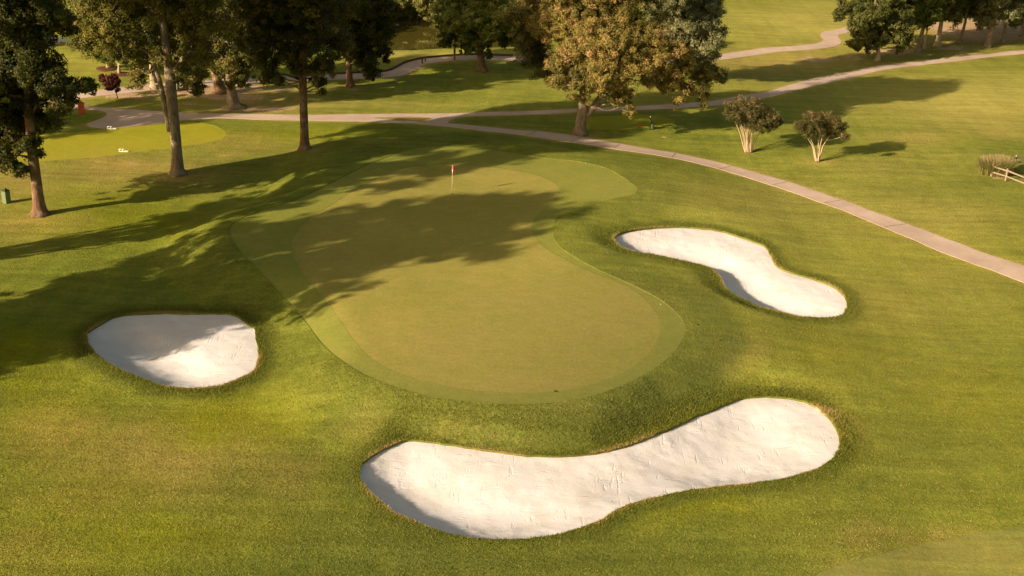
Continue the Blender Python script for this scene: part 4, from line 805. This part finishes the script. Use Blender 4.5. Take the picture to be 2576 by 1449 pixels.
# white tee markers: an open scroll, a tall loop and a run of low humps
def marker(px, mat, label, group, sc=1.0, white=True):
    B = G(px)
    o = MB(); c = B + np.array([-.26 * sc, 0, .13 * sc])
    if white:
        a = np.linspace(.6, 2 * pi - .6, 14); o.tube([c + np.array([cos(t) * .13 * sc, 0, sin(t) * .11 * sc]) for t in a], .032 * sc, 7)
        o.tube([B + np.array(p) * sc for p in ((-.13, 0, .03), (-.06, 0, .16), (.0, 0, .27), (-.05, 0, .26), (-.08, 0, .12), (-.03, 0, .03), (.06, 0, .06))], .028 * sc, 7)
        o.tube([B + np.array([x, 0, .07 + .045 * sin(x * 38)]) * sc for x in np.linspace(.04, .42, 22)], .028 * sc, 7)
        o.beam(B + np.array([-.36, 0, .015]) * sc, B + np.array([.42, 0, .015]) * sc, .05 * sc, .03 * sc)
    else:
        o.beam(B + (-.2, 0, .05), B + (.2, .05, .05), .08, .08).box(B + (-.2, 0, .08), (.1, .12, .14), 0, .7, .02).box(B + (.2, .05, .08), (.1, .12, .14), 0, .7, .02)
    ob = o.build('tee_marker', mat, origin=B, smooth=True); tag(ob, label, 'tee marker', group); return ob
marker((281,325), M_WHITE, 'white scroll shaped tee marker at the far edge of the left tee', 'white tee markers')
marker((311,382), M_WHITE, 'white scroll shaped tee marker at the near edge of the left tee', 'white tee markers')
marker((1609,321), M_REDF, 'low red tee marker in the shade left of the ball washer', None, white=False)

B = G((1635,325)); root = empty('ball_washer', tuple(B), 'dark green ball washer on a slim post', 'ball washer')
MB().tube([B + (0, 0, -.05), B + (0, 0, 1.15)], .035, 8).build('post', M_GREENP, root)
MB().lathe([(.10, 0), (.11, .03), (.085, .06), (.085, .30), (.10, .33), (.05, .40), (.0, .41)], B + (.02, 0, .60), 12).build('drum', M_GREENP, root)
MB().tube([B + (0, 0, 1.12), B + (-.03, -.02, 1.24), B + (-.07, -.02, 1.26)], .022, 6).lathe([(.0, 0), (.05, .02), (.0, .07)], B + (-.05, -.02, 1.22), 8).build('handle', M_WHITE, root)
MB().lathe([(.15, 0), (.15, .03), (.0, .035)], B + (0, 0, 0), 12).build('foot', M_GREENP, root)
B = G((1641,325)); root = empty('trash_bin', tuple(B), 'small round green bin right beside the ball washer', 'bin')
MB().lathe([(.15, .02), (.17, .06), (.185, .56), (.16, .56), (.14, .1)], B, 14).build('body', simple('olive_bin_paint', (.07, .085, .03), (.10, .115, .045), 5), root)
MB().lathe([(.20, .55), (.205, .59), (.19, .62), (.16, .62), (.16, .56)], B, 14).build('rim', M_GREENP, root)

def small(name, px, mat, prof, label, cat, group, k=12):
    B = G(px); o = MB().lathe(prof, B, k).build(name, mat, origin=B, smooth=True); return tag(o, label, cat, group)
BALL = [(.001, 0), (.02, .006), (.03, .022), (.02, .040), (.001, .046)]
small('golf_ball', (1662,766), M_WHITE, BALL, 'white golf ball on the collar at the right side of the green', 'golf ball', 'golf balls')
small('golf_ball', (1473,411), M_WHITE, BALL, 'white golf ball at the top right edge of the collar', 'golf ball', 'golf balls')
SPR = [(.001, 0), (.07, .004), (.075, .012), (.03, .018), (.001, .018)]
for px, lab in (((1757,817),'dark sprinkler head right of the green, nearest the collar'),((1813,856),'dark sprinkler head farthest right of the green'),((1397,984),'dark sprinkler head on the front edge of the collar'),((1639,470),'dark sprinkler head beyond the tongue of the green')):
    small('sprinkler_head', px, M_BLACK, SPR, lab, 'sprinkler', 'dark sprinkler heads round the green')

# split rail fence and ornamental grass at the right edge
Pf = [G((2493,444)), G((2529,455)), G((2600,483)), G((2552,420)), G((2610,415))]
root = empty('rail_fence', tuple(Pf[1]), 'weathered split rail fence with two rails running off the right edge', 'fence')
for p in Pf: MB().beam(p + (0, 0, -.1), p + (.02, .02, 1.12), .15, .12, .08).build('post', M_WOOD, root)
for a_, b_ in ((0, 1), (1, 2), (3, 4), (0, 3)):
    for z in (.42, .90): MB().beam(Pf[a_] + (0, 0, z + (.03 if z > .5 else 0)), Pf[b_] + (0, 0, z), .10, .13, .12).build('rail', M_WOOD, root)
def clump(name, px, rx, ry, n, hgt, tone, label, cat, group=None, w=.02, mat=L_REED, lean=.16):
    B = G(px); a = rng.uniform(0, 2 * pi, n); r = np.sqrt(rng.random(n)); P = np.stack([B[0] + np.cos(a) * r * rx, B[1] + np.sin(a) * r * ry], 1)
    Z = height(P[:, 0], P[:, 1]); H_ = hgt * rng.uniform(.55, 1.1, n) * (1 - .35 * r ** 2)
    ln = np.stack([np.cos(a), np.sin(a)], 1) * (r * .35)[:, None] + rng.normal(0, lean, (n, 2)); d = rng.normal(size=(n, 3)); d[:, 2] = 0; d /= np.linalg.norm(d, axis=1)[:, None]; d *= w / 2
    base = np.column_stack([P, Z]); tip = base + np.column_stack([ln * H_[:, None], H_]); m_ = base + np.column_stack([ln * H_[:, None] * .3, H_ * .6])
    V = np.stack([base - d, base + d, m_ + d, tip, m_ - d], 1).reshape(-1, 3); i = np.arange(n) * 5
    F = np.stack([np.stack([i, i + 1, i + 2], 1), np.stack([i, i + 2, i + 4], 1), np.stack([i + 4, i + 2, i + 3], 1)], 1).reshape(-1, 3)
    o = mesh_obj(name, V, F, mat, origin=B, smooth=False); fattr(o, 'tone', np.repeat(np.clip(rng.normal(tone, .25, n) + .35 * (H_ > hgt * .85), 0, 1), 3), 'FACE'); return tag(o, label, cat, group)
clump('ornamental_grass', (2503,437), 1.45, 1.1, 7000, 1.75, .42, 'big tuft of tall tan and green grass behind the rail fence', 'ornamental grass', w=.035)
clump('reed_clump', (1021,121), .35, .35, 500, .8, .18, 'small round reed clump on the near shore of the pond', 'reeds', 'reed clumps on the pond shore', w=.07)
clump('reed_clump', (1068,119), .85, .5, 1300, .85, .18, 'widest reed clump on the near shore of the pond', 'reeds', 'reed clumps on the pond shore', w=.07)
clump('reed_clump', (1043,123), .7, .35, 900, .4, .1, 'low reed clump between the round one and the widest', 'reeds', 'reed clumps on the pond shore', w=.07)
# grassy far bank
q = np.concatenate([rng.uniform(-1, 1, (26000, 2))]); Pp = np.array([at_z((x, y))[:2] for x, y in ((930,55),(1130,66))]); t_ = rng.random(26000)
bk = POND[rng.integers(0, len(POND), 60000)] + rng.normal(0, 1.3, (60000, 2)); s_ = sdf(POND, bk[:, 0], bk[:, 1]); bk = bk[(s_ > .4) & (bk[:, 1] > POND[:, 1].mean() + 3)]
blades('bank_grass', bk, height(bk[:, 0], bk[:, 1]), rng.uniform(.25, .7, len(bk)), rng.uniform(.05, .10, len(bk)), rng.normal(.35, .2, len(bk)), L_REED, .3)

def bush(name, px, lobes, leaf, label, cat, group=None, size=.12, tone=(.5, .2)):
    B = G(px); root = empty(name, tuple(B), label, cat, group)
    st = MB(); cs, rs = [], []
    for dx, dy, z, r in lobes:
        c = B + np.array([dx, dy, z]); st.tube(curve_pts(B + (0, 0, -.05), c, 0, 5, .04), [.04, .035, .03, .02, .015], 5)
        n = int(40 * r ** 1.5) + 8; d = rng.normal(size=(n, 3)); d /= np.linalg.norm(d, axis=1)[:, None]; cs.append(c + d * (r * rng.uniform(.4, 1, n))[:, None]); rs.append(rng.uniform(.18, .35, n) * (.5 + .5 * r))
    st.build('stems', M_BARK_RED, root); cs = np.concatenate(cs); rs = np.concatenate(rs); V, F = leaf_cloud(cs, rs, 40, size); V[:, 2] = np.maximum(V[:, 2], B[2] + .02)
    o = mesh_obj('foliage', V, F, leaf, root, smooth=False, origin=B); fattr(o, 'tone', np.clip(rng.normal(tone[0], tone[1], len(F)), 0, 1), 'FACE'); return root
bush('willow_shrub', (1253,116), [(0,0,1.2,.9),(-.5,.2,.7,.7),(.5,.1,.8,.7),(.1,0,.4,.8)], L_REED, 'yellow olive shrub on the pond shore under the bright green tree', 'shrub', None, .16, (.25,.15))
bush('dark_shrub', (1228,117), [(0,0,.9,.8),(-.5,.1,.6,.6),(.5,.1,.6,.7)], L_DARK, 'dark shrub left of the yellow olive one', 'shrub', None, .16)
bush('dark_shrub', (1296,117), [(0,0,1.2,1.0),(-.8,.1,.8,.8),(.8,.1,.8,.9),(1.6,0,.7,.8)], L_DARK, 'dark shrub right of the yellow olive one', 'shrub', None, .16)
bush('round_shrub', (152,26), [(0,0,.8,.9),(-.7,.2,.6,.7),(.7,.2,.6,.7)], L_MID, 'lone round shrub on the far top left field', 'shrub', None, .2)
bush('flowering_shrub', (104,296), [(0,0,.5,.5),(-.7,.3,.4,.4),(.6,.3,.35,.4)], L_MYRTLE, 'low pinkish shrub in the dark bed beneath the left boughs', 'shrub', None, .09, (.7,.25))
# mulch rings and planting bed
def ring(px, rx, ry, label, name='mulch_ring', hgt=.10):
    B = G(px); k = 28; V = [B + (0, 0, hgt)]; F = []
    for q_, zz_ in ((.55, hgt * .9), (.9, hgt * .5), (1.0, -.03)):
        for j in range(k):
            a = j * 2 * pi / k; w = 1 + .07 * sin(3 * a + B[0]) + .04 * sin(7 * a); x = B[0] + cos(a) * rx * q_ * w; y = B[1] + sin(a) * ry * q_ * w
            V.append((x, y, float(height(np.array([x]), np.array([y]))[0]) + zz_))
    F += [(0, 1 + j, 1 + (j + 1) % k) for j in range(k)]
    for r_ in range(2): F += [(1 + r_ * k + j, 1 + (r_ + 1) * k + j, 1 + (r_ + 1) * k + (j + 1) % k, 1 + r_ * k + (j + 1) % k) for j in range(k)]
    o = mesh_obj(name, V, F, M_MULCH, origin=B, smooth=True); return tag(o, label, 'mulch bed', 'mulch beds')
ring((270,173), 1.25, 1.3, 'red-brown mulch ring round the farther young tree')
ring((309,187), 1.2, 1.0, 'red-brown mulch ring round the nearer young tree')
ring((100,305), 1.9, 1.5, 'dark mulch bed with stones beneath the left boughs', 'planting_bed')
ico = []
for i, (x, y, r) in enumerate(((77,303,.26),(84,309,.30),(90,302,.22),(97,308,.28),(104,304,.24),(111,301,.30),(80,313,.22),(72,309,.20))):
    B = G((x, y)) + (0, 0, .12); V = []; F = []; k = 10
    prof = [(.001, -.5), (.7, -.4), (1, 0), (.75, .45), (.3, .65), (.001, .68)]
    for pr, pz in prof:
        for j in range(k): w = 1 + .18 * sin(j * 1.9 + i + pz * 3) ; V.append(B + np.array([cos(j * 2 * pi / k) * pr * r * w, sin(j * 2 * pi / k) * pr * r * w * .8, pz * r * .8]))
    for a_ in range(5): F += [(a_ * k + j, a_ * k + (j + 1) % k, (a_ + 1) * k + (j + 1) % k, (a_ + 1) * k + j) for j in range(k)]
    o = mesh_obj('boulder', V, F, M_STONE, origin=B, smooth=True); tag(o, ('leftmost but two', 'fourth from the left', 'middle', 'fourth from the right', 'third from the right', 'rightmost', 'lowest', 'leftmost')[i] + ' pinkish stone in the dark planting bed beneath the left boughs', 'stone', 'stones in the planting bed')

# timber kerb along the outside of the far path
seg = np.nonzero((cl[:, 0] > at_z((835,190))[0]) & (cl[:, 0] < at_z((1300,145))[0]))[0]; e = cl[seg] + nr[seg] * (wC + .22)
ez = height(e[:, 0], e[:, 1]); mb = MB(); V = []; w = .09
for i in range(len(e)):
    for s_, z in ((-w, -.1), (w, -.1), (w, .20), (-w, .20)): V.append((e[i, 0] + nr[seg][i, 0] * s_, e[i, 1] + nr[seg][i, 1] * s_, ez[i] + z))
F = []
for i in range(len(e) - 1):
    for j in range(4): F.append((i * 4 + j, i * 4 + (j + 1) % 4, (i + 1) * 4 + (j + 1) % 4, (i + 1) * 4 + j))
F += [(0, 1, 2, 3), tuple(len(V) - 4 + j for j in range(4))]
o = mesh_obj('timber_kerb', V, F, M_KERB, smooth=False, origin=(e[len(e)//2][0], e[len(e)//2][1], 0)); tag(o, 'low dark timber kerb along the outer edge of the far path', 'kerb')
for px, lab in (((1062,160),'short wooden post beside the far path, the nearer of two'),((1070,155),'short wooden post beside the far path, the farther of two')):
    B = G(px); root = empty('bollard', tuple(B), lab, 'bollard', 'short posts by the far path')
    MB().tube([B + (0, 0, -.05), B + (0, 0, .48)], .075, 8).build('post', M_KERB, root); MB().lathe([(.08, 0), (.085, .03), (.0, .07)], B + (0, 0, .47), 8).build('cap', M_KERB, root)
# expansion joints cut across the near path
J = polg(PX_PATH); up_ = [(1219,319),(1350,330),(1463,345),(1560,362),(1700,386),(1840,417),(1982,457),(2119,503),(2282,563),(2419,615)]; lo_ = [(1190,327),(1300,338),(1400,353),(1490,366),(1620,385),(1750,410),(1890,451),(2030,497),(2182,555),(2330,618)]
Uc = open_curve(polg(up_), 3.4); Lc = open_curve(polg(lo_), .3); mb = MB()
for u in Uc[1:-1]:
    k = int(np.linalg.norm(Lc - u, axis=1).argmin()); v = Lc[k]; n_ = 8; d = (v - u) / np.linalg.norm(v - u); p = np.array([-d[1], d[0]]) * .035
    q = u + np.outer(np.linspace(.03, .97, n_), v - u); z = height(q[:, 0], q[:, 1]) + .026
    V = [(*(q[i] + s_ * p), z[i]) for i in range(n_) for s_ in (-1, 1)]; mb.add(V, [(2 * i, 2 * i + 1, 2 * i + 3, 2 * i + 2) for i in range(n_ - 1)])
o = mb.build('path_joints', simple('joint_dirt', (.16,.11,.07), (.22,.15,.10), 9)); tag(o, kind='structure')
print('LEAVES', sum(n for _, n in TREES), 'verts', len(CV), 'blades', len(BP), len(q))
